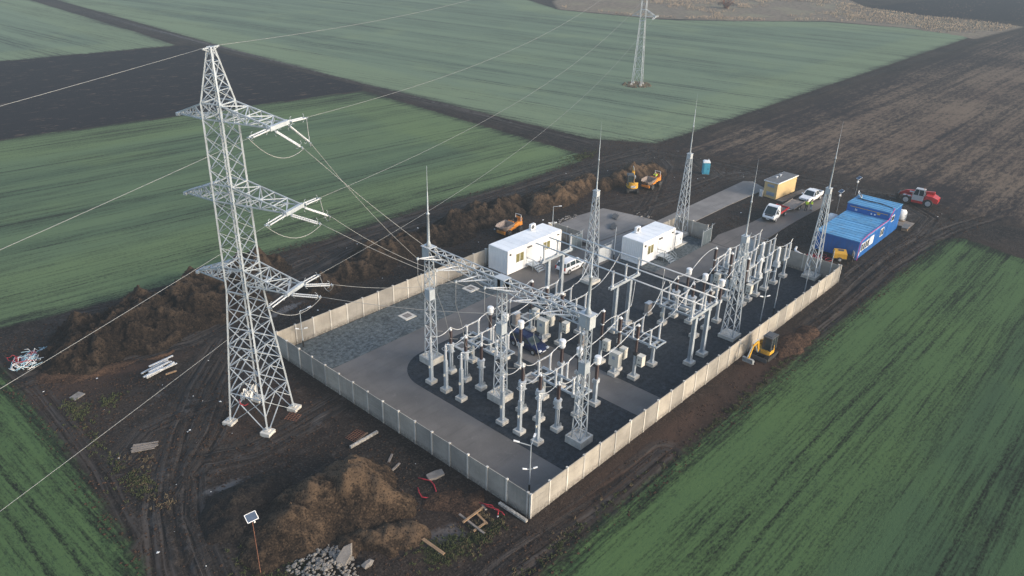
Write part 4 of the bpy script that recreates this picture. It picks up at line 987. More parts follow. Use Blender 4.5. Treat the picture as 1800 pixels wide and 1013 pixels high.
for k, y in enumerate(B_Y):
    nm = PH[k]
    wire('riser_conductor', sag(((27.5,29.9,32.25)[2-k], y-.4, 7.45+GZ), (32.85,y,4.5+GZ), .5, 10), .036, '%s conductor coming down from the busbars on the far side' % nm, 'riser conductors to the busbars', 'wire', 'alu')
    chain(y, [((34.5,4.5),(36.1,5.15),.05),((36.1,5.15),(37.9,4.85),.15)], nm+' transformer', 'far bay')
    chain(y, [((39.1,4.85),(44.0,6.15),-.45)], nm+' arched', 'far bay')
    chain(y, [((44.9,4.5),(45.2,4.5),0),((46.8,4.5),(47.9,5.0),.1),((47.9,5.0),(49.6,4.65),.1)], nm+' breaker', 'far bay')
    chain(y, [((51.2,5.0),(52.7,5.0),.15),((52.7,5.0),(54.8,4.65),.12)], nm+' end', 'far bay')
# ------------------------------------------------------------------ containers and buildings
def white_container(lab, L, loc, win, door, ac, extra=None):
    t = thing('site_container', lab, 'container', loc, 0, 'white office containers'); W, H = 3.15, 3.25
    b = MB(); b.bb(0,L,0,W,.12,H)
    r = b
    n = int(L/.28)
    for k in range(1, n):
        x = L*k/n
        if not any(a-.12 < x < c+.12 for a, c in win+[door]): r.bb(x-.035,x+.035,-.022,0,.3,H-.22)
        r.bb(x-.035,x+.035,W,W+.022,.3,H-.22)
    for k in range(1, int(W/.28)): y = k*.28; r.bb(-.022,0,y-.035,y+.035,.3,H-.22); r.bb(L,L+.022,y-.035,y+.035,.3,H-.22)
    part('wall', r, M['white'], t)
    f = MB()
    for x in (0,L):
        for y in (0,W): f.box((x,y,(H+.12)/2),(.17,.17,H-.1))
    for y in (0,W): f.bb(.085,L-.085,y-.06,y+.06,.10,.28); f.bb(.085,L-.085,y-.06,y+.06,H-.2,H+.02)
    for x in (0,L): f.bb(x-.06,x+.06,.085,W-.085,.10,.28); f.bb(x-.06,x+.06,.085,W-.085,H-.2,H+.02)
    part('corner_frame', f, M['white'], t)
    k = MB(); k.bb(-.05,L+.05,-.05,W+.05,H+.025,H+.07)
    for q in range(1, int(L/1.2)): k.bb(q*1.2-.02,q*1.2+.02,-.03,W+.03,H+.07,H+.085)
    part('roof', k, M['whiteroof'], t)
    for a, c in win:
        w = MB(); w.bb(a-.06,c+.06,-.05,-.022,1.25,2.5); w.bb(a-.1,c+.1,-.09,-.022,1.17,1.24); w.bb(a-.08,c+.08,-.11,-.022,2.5,2.68); fr = part('window', w, M['white'], t)
        m = (a+c)/2
        for q0, q1 in ((a,m-.05),(m+.05,c)): g = MB(); g.bb(q0,q1,-.062,-.05,1.31,2.45); part('pane', g, M['yelglass'], fr)
    d = MB(); d.bb(door[0],door[1],-.06,0,.3,2.55); dd = part('door', d, M['whitecap'], t); h = MB(); h.bb(door[0]+.06,door[0]+.12,-.12,-.06,1.25,1.45); part('handle', h, M['black'], dd)
    l = MB(); l.bb(door[0]+.1,door[1]-.3,-.2,0,2.72,2.86); l.bb(.35,.55,-.16,0,2.62,2.86); l.bb(L-.7,L-.45,-.16,0,2.72,2.86); part('lamp', l, M['grey'], t)
    a = MB(); a.bb(ac-.45,ac+.45,W-.75,W-.38,H+.16,H+.92); a.bar((ac-.35,W-.9,H+.1),(ac-.35,W-.2,H+.1),.06); a.bar((ac+.35,W-.9,H+.1),(ac+.35,W-.2,H+.1),.06); u = part('air_conditioner', a, M['whitecap'], t)
    g = MB(); g.cyl((ac-.08,W-.752,H+.54),(ac-.08,W-.77,H+.54),.29,n=16); part('fan_grille', g, M['grey'], u)
    s = MB(); c0, c1 = door[0]-.15, door[1]+.15; y0 = -1.25
    s.bb(c0,c1,y0,-.08,.92*.55,.92*.55+.06)
    for x in (c0+.03,c1-.03):
        for y in (y0+.03,-.12): s.bb(x-.03,x+.03,y-.03,y+.03,-.05,.5)
    zt = .56
    for q in range(3): s.bb(c0+.15,c1-.05,y0-.3*(q+1),y0-.3*q-.04,zt-.17*(q+1)-.03,zt-.17*(q+1))
    for x in (c0+.12,c1-.02):
        s.bar((x,y0,zt),(x,y0-1.0,.02),.05,.12); s.bar((x,y0,zt+.95),(x,y0-1.0,.9),.045); s.bar((x,y0-.95,.0),(x,y0-.95,.92),.045); s.bar((x,y0,zt),(x,y0,zt+.95),.045); s.bar((x,y0,zt+.5),(x,y0-1.0,.46),.035)
    for x in (c0,):
        s.bar((x,y0,zt+.95),(x,-.1,zt+.95),.045); s.bar((x,y0,zt+.5),(x,-.1,zt+.5),.035); s.bar((x,y0,zt),(x,y0,zt+.95),.045)
    part('steps', s, M['steel'], t); return t
white_container('long white office container with two windows behind the shaded wall', 10.35, (30.55,30.75,.03), [(1.55,2.95),(6.85,8.15)], (3.55,4.75), 7.55)
c2 = white_container('short white office container with one window between the two roads', 7.55, (45.0,20.35,GZ), [(1.2,2.45)], (3.55,4.7), 2.35)
t = thing('generator_cabinet', 'white generator housing at the end of the short white container', 'generator', (53.55,20.6,GZ))
m = MB(); m.bb(0,1.75,0,1.2,.15,1.75); b = part('body', m, M['white'], t); m = MB(); m.bb(-.3,2.7,-.35,1.5,-.1,.14); part('plinth', m, M['plinth'], t)
m = MB(); m.bb(.2,1.5,-.015,0,.3,1.6); d = part('door', m, M['whitecap'], t); m = MB(); m.bb(1.2,1.3,-.04,-.015,.8,1.05); part('handle', m, M['black'], d)
m = MB(); m.bb(1.75,1.765,.25,.95,.3,.62); m.bb(1.75,1.765,.25,.95,1.2,1.5); m.bb(.3,1.0,.2,.5,1.75,1.8); part('vent', m, M['grey'], t)

bt = thing('site_office_block', 'blue cabin block of joined containers with ribbed roof and white windows', 'container block', (67.3,.95,.0), math.radians(.6))
LB, WB = 11.0, 5.9
b = MB(); b.bb(0,LB,0,WB,.1,2.68); part('wall', b, M['blue'], bt)
b = MB()
for q in range(4):
    x0, x1 = LB*q/4+.03, LB*(q+1)/4-.03; b.bb(x0,x1,-.06,WB+.06,2.68,2.78)
    for k in range(3): xx = x0+(x1-x0)*(k+.5)/3; b.bb(xx-.04,xx+.04,-.04,WB+.04,2.78,2.83)
part('roof', b, M['blueroof'], bt)
b = MB()
for k in range(34):
    y = .35+k*.158; b.bb(LB*.62,LB*.76,y,y+.075,2.785,2.86)
part('roof_rib', b, M['blueroof'], bt)
b = MB(); b.bb(LB,LB+5.1,-.02,WB+.15,.1,3.85); part('upper_wall', b, M['blue'], bt)
b = MB()
for q in range(2):
    x0 = LB+.03+q*2.55; b.bb(x0,x0+2.48,-.08,WB+.22,3.85,3.96)
    for k in range(3): b.bb(x0+.4+k*.8,x0+.46+k*.8,-.06,WB+.2,3.96,4.01)
part('upper_roof', b, M['blueroof'], bt)
b = MB(); b.bb(LB-.02,LB,.25,WB-.3,3.5,3.57); b.bb(LB-.03,LB,1.3,1.75,3.2,3.42)
part('stripe', b, M['yellow'], bt)
b = MB()
for q in range(5): b = MB(); b.bb(LB-.02,LB,1.9+q*.5 if q < 2 else 4.3+q*.12,2.08+q*.5 if q < 2 else 4.36+q*.12,3.0,3.2 if q < 2 else 3.12+.05*q); part('wall_mark', b, M['white'], bt)
for x0, x1, z0, z1, n in ((.15,.75,.55,1.1,1),(1.0,2.35,.95,2.15,2),(2.6,3.9,.95,2.15,2),(4.15,5.7,.95,2.2,1),(8.3,9.7,1.0,2.2,2),(LB+1.1,LB+2.3,2.2,3.1,1)):
    yf = -.02 if x0 > LB else 0
    b = MB(); b.bb(x0,x1,yf-.05,yf-.001,z0,z1); f = part('window', b, M['whitecap'], bt)
    for q in range(n):
        if (x0,x1) in ((4.15,5.7),(.15,.75)): continue
        w = (x1-x0)/n; g = MB(); g.bb(x0+q*w+.1,x0+(q+1)*w-.08,yf-.06,yf-.05,z0+.14,z1-.12); part('pane', g, M['glass'], f)
b = MB(); b.tube([(.05,-.12,.1),(.02,-.13,1.6),(.1,-.1,2.5),(.6,-.1,2.82),(3,-.02,2.9),(6,-.03,2.9),(9,-.05,2.9),(LB-.2,-.08,2.95),(LB+.2,-.12,3.3),(LB+1.2,-.1,4.0),(LB+2,.1,4.05)], .055, 6)
part('cable_duct', b, M['magenta'], bt)
b = MB(); b.tube([(LB+2,.3,4.05),(LB+2.2,1.6,4.1),(LB+2.6,3,4.06),(LB+2.3,4.6,4.1),(LB+2.6,5.6,4.05)], .05, 6); b.tube([(LB+2.2,.8,4.05),(LB+2.5,2.4,4.1),(LB+2.4,4,4.05),(LB+2.7,5.4,4.1)], .05, 6); part('roof_hose', b, M['darkcloth'], bt)
t = thing('solar_rack', 'small tilted solar panel on the raised roof end of the blue block', 'solar panel', (81.6,6.7,3.95), .3)
b = MB(); b.box((0,0,.5),(1.25,.06,.95), 0, Matrix.Rotation(-.7,4,'X')); part('frame', b, M['whitecap'], t)
b = MB(); b.box((0,-.035,.53),(1.1,.02,.8), 0, Matrix.Rotation(-.7,4,'X')); part('panel', b, M['solar'], t)
b = MB(); b.bar((-.5,.4,.0),(-.5,.2,.75),.04); b.bar((.5,.4,0),(.5,.2,.75),.04); b.bar((-.5,-.3,0),(-.5,-.3,.25),.04); b.bar((.5,-.3,0),(.5,-.3,.25),.04); part('bracket', b, M['steel'], t)

t = thing('substation_kiosk', 'ochre transformer kiosk with flat grey roof and blue louvres', 'kiosk', (82.4,19.75,.05), math.radians(-3))
b = MB(); b.bb(0,6.3,0,2.3,-.1,2.55); part('wall', b, M['ochre'], t)
b = MB(); b.bb(-.16,6.46,-.16,2.46,2.55,2.70); part('roof_edge', b, M['whitecap'], t)
b = MB(); b.bb(-.08,6.38,-.08,2.38,2.70,2.73); part('roof', b, M['roofgrey'], t)
for z0, z1, y0, y1 in ((.35,.95,.35,1.75),(1.75,2.2,.55,1.75)):
    b = MB(); b.bb(-.04,0,y0,y1,z0,z1)
    for q in range(6): b.bb(-.06,-.04,y0+.05,y1-.05,z0+.05+q*(z1-z0-.1)/6,z0+.08+q*(z1-z0-.1)/6)
    part('louvre', b, M['louver'], t)
for x, y in ((2.2,1.5),(3.5,1.55)): b = MB(); b.lathe([(.1,2.73),(.1,2.9),(.2,2.92),(.2,3.0),(.04,3.05)], (x,y,0), 10); part('roof_vent', b, M['whitecap'], t)
t = thing('notice_board', 'white board leaning at the corner of the ochre kiosk', 'board', (81.8,22.1,.05), math.radians(80)); b = MB(); b.box((0,0,.62),(.72,.05,1.15)); part('sheet', b, M['whitecap'], t); b = MB(); b.bar((-.3,.05,0),(-.3,.03,1.1),.05); b.bar((.3,.05,0),(.3,.03,1.1),.05); b.bar((0,.45,0),(0,.03,1.0),.04); part('leg', b, M['woodgrey'], t)
b = MB()
for q in range(4): b.bb(-.25,.2-.1*(q%2),-.032,-.026,.95-q*.2,1.0-q*.2)
part('text_line', b, M['grey'], t)

t = thing('portable_toilet', 'cyan portable toilet with white roof on the mud', 'toilet', (85.8,34.6,.02), math.radians(-54))
b = MB(); b.bb(-.6,.6,-.6,.6,.12,2.12)
for k in (-1,1):
    for q in (-.42,-.14,.14,.42): b.bb(q-.05,q+.05,k*.6-.03,k*.6+.03,.3,1.95); b.bb(k*.6-.03,k*.6+.03,q-.05,q+.05,.3,1.95)
part('wall', b, M['toilet'], t)
b = MB(); b.loft([[(-.62,-.62,2.12),(.62,-.62,2.12),(.62,.62,2.12),(-.62,.62,2.12)],[(-.62,-.62,2.24),(.62,-.62,2.24),(.62,.62,2.24),(-.62,.62,2.24)],[(-.42,-.42,2.42),(.42,-.42,2.42),(.42,.42,2.42),(-.42,.42,2.42)]]); b.cyl((.35,.35,2.3),(.35,.35,2.6),.06); part('roof', b, M['whitecap'], t)
b = MB(); b.bb(-.40,.40,-.66,-.63,.25,1.98); d = part('door', b, M['toilet'], t); b = MB(); b.bb(.25,.33,-.70,-.66,1.0,1.2); part('handle', b, M['black'], d)
b = MB(); b.bb(-.65,.65,-.65,.65,0,.12); part('skid', b, M['grey'], t)

# ------------------------------------------------------------------ vehicles (local +x is forward)
def wheel(t, x, y, r, w, s, rim='silver'):
    m = MB(); n = 18
    m.loft([[(x+rr*math.cos(2*PI*k/n), yy, r+rr*math.sin(2*PI*k/n)) for k in range(n)] for rr, yy in ((r*.6,y-w/2),(r*.93,y-w/2),(r,y-w*.32),(r,y+w*.32),(r*.93,y+w/2),(r*.6,y+w/2))])
    o = part('wheel', m, M['rubber'], t, False)
    h = MB(); h.lathe([(r*.02,0),(r*.58,0)],(0,0,0),4) if False else None
    h.cyl((x,y+s*(w/2-.02),r),(x,y+s*(w/2+.012),r),r*.58,n=14)
    for k in range(5): a = 2*PI*k/5; h.bar((x,y+s*(w/2+.016),r),(x+r*.5*math.cos(a),y+s*(w/2+.016),r+r*.5*math.sin(a)),r*.12)
    part('rim', h, M[rim], o)
def sec(x, w, z0, z1, rr=.08, wt=None):
    """cross-section of a car body at x: sill z0, shoulder z1"""
    wt = wt or w*.9
    return [(x,-w*.93,z0),(x,-w,z0+(z1-z0)*.35),(x,-w,z1-rr),(x,-wt,z1),(x,wt,z1),(x,w,z1-rr),(x,w,z0+(z1-z0)*.35),(x,w*.93,z0)]
def car(lab, loc, rz, paint, L=4.4, W=.86, estate=True, text=False):
    t = thing('parked_car', lab, 'car', loc, rz); h = L/2
    b = MB(); b.loft([sec(-h,W*.80,.42,.80),sec(-h+.10,W*.93,.30,.98),sec(-h+.5,W,.24,1.0),sec(0,W,.22,.97),sec(h-1.25,W,.23,.95),sec(h-.75,W*.98,.24,.90),sec(h-.22,W*.9,.27,.78),sec(h,W*.72,.36,.62)])
    part('body', b, M[paint], t, False)
    rb = -h+.10; gl = MB(); zr = 1.50
    base = [(rb,-W*.9,.98),(h-1.12,-W*.92,.93),(h-1.12,W*.92,.93),(rb,W*.9,.98)]; top = [(rb+.30,-W*.72,zr-.02),(h-1.95,-W*.72,zr-.03),(h-1.95,W*.72,zr-.03),(rb+.30,W*.72,zr-.02)]
    gl.add(base+top, [(4,5,6,7),(0,1,5,4),(1,2,6,5),(2,3,7,6),(3,0,4,7)]); part('window_glass', gl, M['glass'], t)
    r = MB(); r.loft([[(x,-y,z),(x,-y*.92,z+.06),(x,y*.92,z+.06),(x,y,z)] for x, y, z in ((rb+.22,W*.74,zr-.04),(rb+.9,W*.75,zr-.01),(h-2.4,W*.75,zr-.01),(h-1.9,W*.72,zr-.05))])
    for s in (-1,1):
        B = lambda x: (x, s*(W*.905), .96); T_ = lambda x: (x, s*W*.735, zr-.01)
        for xb, xt in ((rb+.05,rb+.33),(rb+.95,rb+1.0),(-.05,-.02),(h-1.15,h-1.97)): r.bar(B(xb), T_(xt), .085, .06)
        r.bar((rb+.3,s*W*.6,zr+.09),(h-2.1,s*W*.6,zr+.09),.035)
    part('roof', r, M[paint], t)
    for x in (-h+.82, h-.86):
        for s in (-1,1):
            wheel(t, x, s*(W-.09), .31, .2, s)
    a = MB()
    for x in (-h+.82, h-.86):
        for s in (-1,1): a.cyl((x,s*(W-.06),.32),(x,s*(W+.006),.32),.37,n=16)
    part('wheel_arch', a, M['black'], t)
    for s in (-1,1):
        m = MB(); m.box((h-.12,s*W*.66,.68),(.24,.34,.16)); part('headlight', m, M['headlamp'], t)
        m = MB(); m.box((-h+.05,s*W*.82,.82),(.13,.16,.38)); part('tail_light', m, M['taillamp'], t)
        m = MB(); m.box((h-1.35,s*(W+.1),1.0),(.12,.2,.14)); part('mirror', m, M[paint], t)
    m = MB(); m.box((h-.02,0,.42),(.08,W*1.3,.16)); m.box((-h+.0,0,.46),(.08,W*1.4,.14)); part('bumper', m, M['grey'], t)
    m = MB(); m.bb(h-.005,h+.025,-.26,.26,.46,.57); m.bb(-h-.03,-h+.0,-.26,.26,.6,.71); part('number_plate', m, M['whitecap'], t)
    if text:
        m = MB(); x = -.95
        for q, w in enumerate((.16,.12,.16,.14,.05,.17,.14,.17)):
            if q != 4: m.bb(x,x+w,-W-.012,-W-.001,.50,.72); m.bb(x+w*.35,x+w*.65,-W-.016,-W-.012,.58,.60)
            x += w+.045
        part('door_lettering', m, M['grey'], t)
    return t
car('white estate car with dark door lettering parked before the long white container', (37.85,26.35,.03), .0, 'carwhite', 4.45, .88, text=True)
car('dark blue estate car parked on the cross road between the bays', (19.15,17.1,.03), -PI/2-.02, 'darkblue', 4.45, .87)

# flatbed van -------------------------------------------------------
t = thing('flatbed_van', 'white cab flatbed van with red side boards on the concrete road', 'van', (74.6,16.1,.07), PI+math.radians(3))
b = MB(); W = .98
b.loft([sec(.62,W,.55,1.35),sec(1.5,W,.45,1.32),sec(2.3,W,.42,1.22),sec(2.72,W*.93,.45,.98),sec(2.86,W*.8,.5,.82)])
b.loft([[(x,-y0,z0),(x,-y1,z1),(x,y1,z1),(x,y0,z0)] for x, y0, y1, z0, z1 in ((.62,W*.96,W*.86,1.3,2.2),(.75,W*.96,W*.86,1.3,2.28),(1.45,W*.9,W*.84,1.9,2.26),(1.6,W*.88,W*.8,1.95,2.16))])
for s in (-1,1): b.bar((.72,s*W*.93,1.3),(.72,s*W*.85,2.2),.16,.08); b.bar((2.42,s*W*.9,1.2),(1.56,s*W*.83,2.16),.1,.08); b.bar((1.45,s*W*.94,1.3),(1.4,s*W*.86,2.1),.06)
part('cab', b, M['carwhite'], t)
g = MB(); g.add([(2.46,-W*.86,1.20),(2.46,W*.86,1.20),(1.62,W*.78,2.13),(1.62,-W*.78,2.13),(.8,-W*.92,1.3),(.8,W*.92,1.3),(.8,W*.83,2.13),(.8,-W*.83,2.13)], [(0,1,2,3),(1,5,6,2),(4,0,3,7)]); part('window_glass', g, M['glass'], t)
g = MB(); g.box((2.72,0,.52),(.36,1.8,.3)); g.box((2.62,0,1.02),(.18,1.2,.12)); part('bumper', g, M['black'], t)
g = MB(); g.add([(2.34,-W*.7,1.25),(2.34,W*.7,1.25),(2.74,W*.6,1.0),(2.74,-W*.6,1.0)],[(3,2,1,0)]); part('bonnet', g, M['grey'], t)
g = MB(); g.bb(2.9,2.93,-.26,.26,.5,.61); part('number_plate', g, M['whitecap'], t)
for s in (-1,1):
    m = MB(); m.box((2.62,s*.76,.92),(.26,.3,.2)); part('headlight', m, M['headlamp'], t)
    m = MB(); m.box((2.0,s*1.12,1.45),(.12,.2,.32)); part('mirror', m, M['black'], t)
b = MB(); b.bb(-2.75,.5,-.95,.95,.82,.90); b.bb(-2.7,.5,-.35,.35,.55,.82); b.bb(.42,.5,-.95,.95,.9,1.5); part('flatbed', b, M['woodgrey'], t)
b = MB()
for s in (-1,1): b.bb(-2.75,.42,s*.97-.03,s*.97+.03,.9,1.2)
b.bb(-2.78,-2.72,-.95,.95,.9,1.15); part('side_board', b, M['red'], t)
b = MB(); b.box((-.4,.2,1.05),(1.1,.8,.28)); b.box((-1.6,-.2,1.0),(.7,.6,.22)); b.bar((-2.4,-.6,.96),(.2,-.5,1.0),.12); tag(part('cargo', b, M['rust'], None), 'rusty load lying on the flatbed van', 'load'); bpy.data.objects['cargo'].matrix_world = Matrix.Translation((74.6,16.1,.07)) @ Matrix.Rotation(PI+math.radians(3),4,'Z')
for x in (1.95,-1.55):
    for s in (-1,1): wheel(t, x, s*.86, .35, .24, s)
# trailer and pickup ------------------------------------------------
t = thing('car_trailer', 'low grey flatbed trailer hitched behind the flatbed van', 'trailer', (80.5,16.0,.07), PI+math.radians(3))
b = MB(); b.bb(-2.3,2.1,-1.0,1.0,.52,.62)
for s in (-1,1): b.bb(-2.3,2.1,s*1.0-.04,s*1.0+.04,.58,.76)
part('deck', b, M['woodgrey'], t)
b = MB(); b.bar((2.1,.6,.5),(3.3,0,.5),.09); b.bar((2.1,-.6,.5),(3.3,0,.5),.09); b.bar((-2.3,-.7,.5),(-3.3,-.7,.06),.3,.06); b.bar((-2.3,.7,.5),(-3.3,.7,.06),.3,.06); part('drawbar', b, M['steel_dull'], t)
for x in (.3,-.55):
    for s in (-1,1): wheel(t, x, s*1.1, .29, .18, s)
t = thing('pickup_truck', 'white double cab pickup standing behind the trailer', 'pickup', (85.9,15.5,.07), PI-math.radians(2)); W = .92
b = MB(); b.loft([sec(-2.55,W*.95,.6,1.12),sec(-1.0,W,.5,1.14),sec(-.8,W,.42,1.12),sec(1.0,W,.42,1.12),sec(1.6,W*.98,.45,1.08),sec(2.35,W*.92,.5,1.0),sec(2.6,W*.8,.6,.9)]); part('body', b, M['carwhite'], t)
g = MB(); g.add([(-1.0,-W*.93,1.1),(1.15,-W*.93,1.08),(1.15,W*.93,1.08),(-1.0,W*.93,1.1),(-.8,-W*.76,1.72),(.35,-W*.76,1.72),(.35,W*.76,1.72),(-.8,W*.76,1.72)], [(0,1,5,4),(1,2,6,5),(2,3,7,6),(3,0,4,7)]); part('window_glass', g, M['glass'], t)
b = MB(); b.bb(-.85,.38,-W*.78,W*.78,1.70,1.78)
for s in (-1,1):
    for xb, xt in ((-.98,-.8),(-.05,-.05),(1.15,.36)): b.bar((xb,s*W*.94,1.08),(xt,s*W*.78,1.72),.1,.07)
part('roof', b, M['carwhite'], t)
b = MB(); b.bb(-2.4,-1.08,-W*.8,W*.8,1.125,1.15); part('load_bed', b, M['black'], t)
b = MB(); b.bb(-2.52,-1.05,-W,-W*.84,1.12,1.28); b.bb(-2.52,-1.05,W*.84,W,1.12,1.28); b.bb(-2.56,-2.46,-W*.84,W*.84,1.12,1.28); part('bed_wall', b, M['carwhite'], t)
b = MB(); b.box((2.5,0,.62),(.3,1.5,.22)); b.box((2.52,0,.85),(.16,.9,.16)); part('bumper', b, M['black'], t)
for s in (-1,1):
    m = MB(); m.box((2.36,s*.7,.88),(.28,.3,.16)); part('headlight', m, M['headlamp'], t); m = MB(); m.box((.95,s*1.06,1.2),(.12,.22,.16)); part('mirror', m, M['carwhite'], t)
for x in (1.6,-1.55):
    for s in (-1,1): wheel(t, x, s*.82, .38, .25, s)

# dumpers -----------------------------------------------------------
def dumper(lab, loc, rz):
    t = thing('site_dumper', lab, 'dumper', loc, rz, 'orange site dumpers')
    s = MB()   # skip: open tub, thick walls, long pouring lip in front
    o = [(.05,-.95,1.75),(.05,.95,1.75),(1.7,1.02,1.62),(2.5,.62,1.52),(2.5,-.62,1.52),(1.7,-1.02,1.62)]
    q = [(.25,-.62,.78),(.25,.62,.78),(1.35,.62,.72),(1.75,.40,.78),(1.75,-.40,.78),(1.35,-.62,.72)]
    i = [(.14,-.86,1.73),(.14,.86,1.73),(1.68,.93,1.60),(2.4,.56,1.50),(2.4,-.56,1.50),(1.68,-.93,1.60)]
    j = [(.32,-.55,.90),(.32,.55,.90),(1.3,.55,.86),(1.68,.36,.9),(1.68,-.36,.9),(1.3,-.55,.86)]
    F = []
    for k in range(6): n = (k+1) % 6; F += [(6+k,6+n,n,k),(k,n,12+n,12+k),(12+k,12+n,18+n,18+k)]
    F += [(11,10,9,8,7,6),(18,19,20,21,22,23)]
    s.add(o+q+i+j, F); part('skip', s, M['skip'], t)
    b = MB(); b.bb(-1.9,.2,-.42,.42,.55,.95); b.bb(.1,1.9,-.5,.5,.48,.72); b.box((1.95,0,.62),(.2,1.5,.35)); b.bar((.1,-.7,1.1),(1.4,-.85,.82),.16); b.bar((.1,.7,1.1),(1.4,.85,.82),.16); part('chassis', b, M['orange'], t)
    b = MB(); b.loft([[(-2.0,-.6,.85),(-2.0,.6,.85),(-2.0,.55,1.35),(-2.0,-.55,1.35)],[(-1.0,-.62,.85),(-1.0,.62,.85),(-1.0,.58,1.45),(-1.0,-.58,1.45)],[(-.15,-.6,.85),(-.15,.6,.85),(-.15,.58,1.28),(-.15,-.58,1.28)]]); b.bb(-1.95,-1.85,-.55,.55,1.35,1.9); b.bb(-.22,-.1,-.5,.5,1.2,1.75); part('engine_cover', b, M['orange'], t)
    b = MB(); b.bb(-1.15,-.65,-.28,.28,1.42,1.55); b.bb(-1.25,-1.15,-.28,.28,1.5,2.0); part('seat', b, M['black'], t)
    b = MB(); b.bar((-.3,0,1.3),(-.55,0,1.75),.05); b.tube([(-.55+.1*math.cos(a*PI/6),.18*math.sin(a*PI/6),1.78+.12*math.cos(a*PI/6)) for a in range(13)], .02, 5); part('steering_wheel', b, M['black'], t)
    b = MB(); b.tube([(-1.75,-.5,1.35),(-1.75,-.5,2.35),(-1.75,.5,2.35),(-1.75,.5,1.35)], .035, 6); part('roll_bar', b, M['whitecap'], t)
    for x in (1.15,-1.25):
        for k in (-1,1): wheel(t, x, k*.78, .48, .42, k, 'grey')
    return t
dumper('empty orange dumper with worn skip behind the long white container', (41.3,40.2,.0), PI+.03)
dumper('orange dumper with a driver in front of the orange brown heap', (72.9,37.3,.0), PI+.05)

# excavators --------------------------------------------------------
def excavator(lab, loc, rz, sc, boom, mark=False, bodycol='yellow'):
    t = thing('mini_excavator', lab, 'excavator', loc, rz, 'small yellow excavators'); t.scale = (sc,sc,sc)
    for s in (-1,1):
        m = MB(); n = 8; P = [(.78+.24*math.cos(-PI/2+PI*k/n),.24+.24*math.sin(-PI/2+PI*k/n)) for k in range(n+1)]+[(-.78+.24*math.cos(PI/2+PI*k/n),.24+.24*math.sin(PI/2+PI*k/n)) for k in range(n+1)]
        m.extr(P, s*.66-.15, s*.66+.15)
        for q in range(-8,9): m.bb(q*.11-.02,q*.11+.02,s*.66-.16,s*.66+.16,.475,.50)
        part('track', m, M['rubber'], t)
    m = MB(); m.bb(-.5,.5,-.52,.52,.22,.5); m.lathe([(.4,.5),(.4,.62)], n=14); part('undercarriage', m, M['grey'], t)
    m = MB(); m.bb(1.2,1.27,-.8,.8,.05,.42); m.bar((.3,-.35,.3),(1.2,-.4,.25),.09); m.bar((.3,.35,.3),(1.2,.4,.25),.09); part('dozer_blade', m, M['grey'], t)
    m = MB(); k = [(.62*math.cos(a)*1.05-.05, .74*math.sin(a)) for a in [PI/2+PI*i/10 for i in range(11)]]+[(.72,-.74),(.8,-.5),(.8,.5),(.72,.74)]
    m.prism(k, .62, .98); m.prism([(x*.96,y*.96) for x,y in k[:11]]+[(-.15,-.7),(-.15,.7)], .98, 1.38); h = part('house', m, M[bodycol], t)
    m = MB(); m.bb(-.35,.62,-.05,.70,.98,2.26); part('cab_glass', m, M['glass'], t)
    m = MB()
    for x in (-.36,.63):
        for y in (-.06,.71): m.bar((x,y,.98),(x,y,2.3),.09)
    m.bar((.14,.72,.98),(.14,.72,2.3),.07); m.bar((.14,-.07,.98),(.14,-.07,2.3),.07)
    m.bb(-.46,.78,-.13,.79,2.28,2.36); m.bb(-.3,.55,.02,.62,2.36,2.41); part('cab_frame', m, M['grey'], t)
    m = MB(); m.bb(-.15,.1,.15,.5,1.35,1.9); part('seat', m, M['black'], t)
    m = MB(); m.bar((.7,.8,1.6),(.85,.95,1.6),.03); m.box((.86,.98,1.72),(.05,.16,.26)); part('mirror', m, M['black'], t)
    A, B, D, E_ = (Vector((q[0],-.28,q[1])) for q in boom)
    m = MB(); m.bar(A, B, .2, .24); m.bar(B, D, .18, .22); part('boom', m, M[bodycol], t)
    m = MB(); m.bar(D, E_, .16, .2); part('arm', m, M[bodycol], t)
    m = MB(); m.cyl(A+Vector((.05,0,-.12)), (B+D)/2+Vector((0,0,-.12)), .055); m.cyl(B+Vector((0,0,.2)), D+Vector((.1,0,.2)), .05); m.cyl(D+Vector((.14,0,0)), E_+Vector((.2,0,.2)), .045); part('hydraulic_ram', m, M['steel_dull'], t)
    m = MB(); m.bar((.72,-.28,.72),A,.3); part('swing_bracket', m, M['grey'], t)
    m = MB(); ex, ez = E_.x, E_.z; Q = [(ex+.12,ez+.06),(ex-.1,ez+.06),(ex-.32,ez-.16),(ex-.30,ez-.36),(ex-.02,ez-.44),(ex-.02,ez-.40),(ex-.25,ez-.32),(ex-.26,ez-.17),(ex-.08,ez-.02)]
    m.extr(Q, -.78, .22)
    for y in (-.78,.22): m.add([(x,y,z) for x,z in Q[:5]], [(0,1,2,3,4)])
    part('bucket', m, M['steel_dull'], t)
    if mark:
        m = MB(); m.bb(-.745,-.72,-.3,.3,.78,1.06); pl = part('badge', m, M['whitecap'], t)
        m = MB(); z0, z1, x = .83, 1.01, -.75
        def st(y0,y1,a,b): m.bb(x-.006,x,y0,y1,a,b)
        # three block capitals, read from behind (left is +y)
        st(.10,.24,z0,z0+.035); st(.10,.24,z1-.035,z1); st(.20,.24,z0,z1)
        m.add([(x-.006,.07,z0),(x-.006,.03,z0),(x-.006,.0,z1),(x-.006,.03,z1)],[(0,1,2,3)]); m.add([(x-.006,-.08,z0),(x-.006,-.04,z0),(x-.006,.0,z1),(x-.006,-.03,z1)],[(3,2,1,0)]); st(-.05,.04,z0+.05,z0+.08)
        st(-.25,-.10,z1-.035,z1); st(-.195,-.155,z0,z1-.035)
        part('badge_lettering', m, M['black'], pl)
    return t
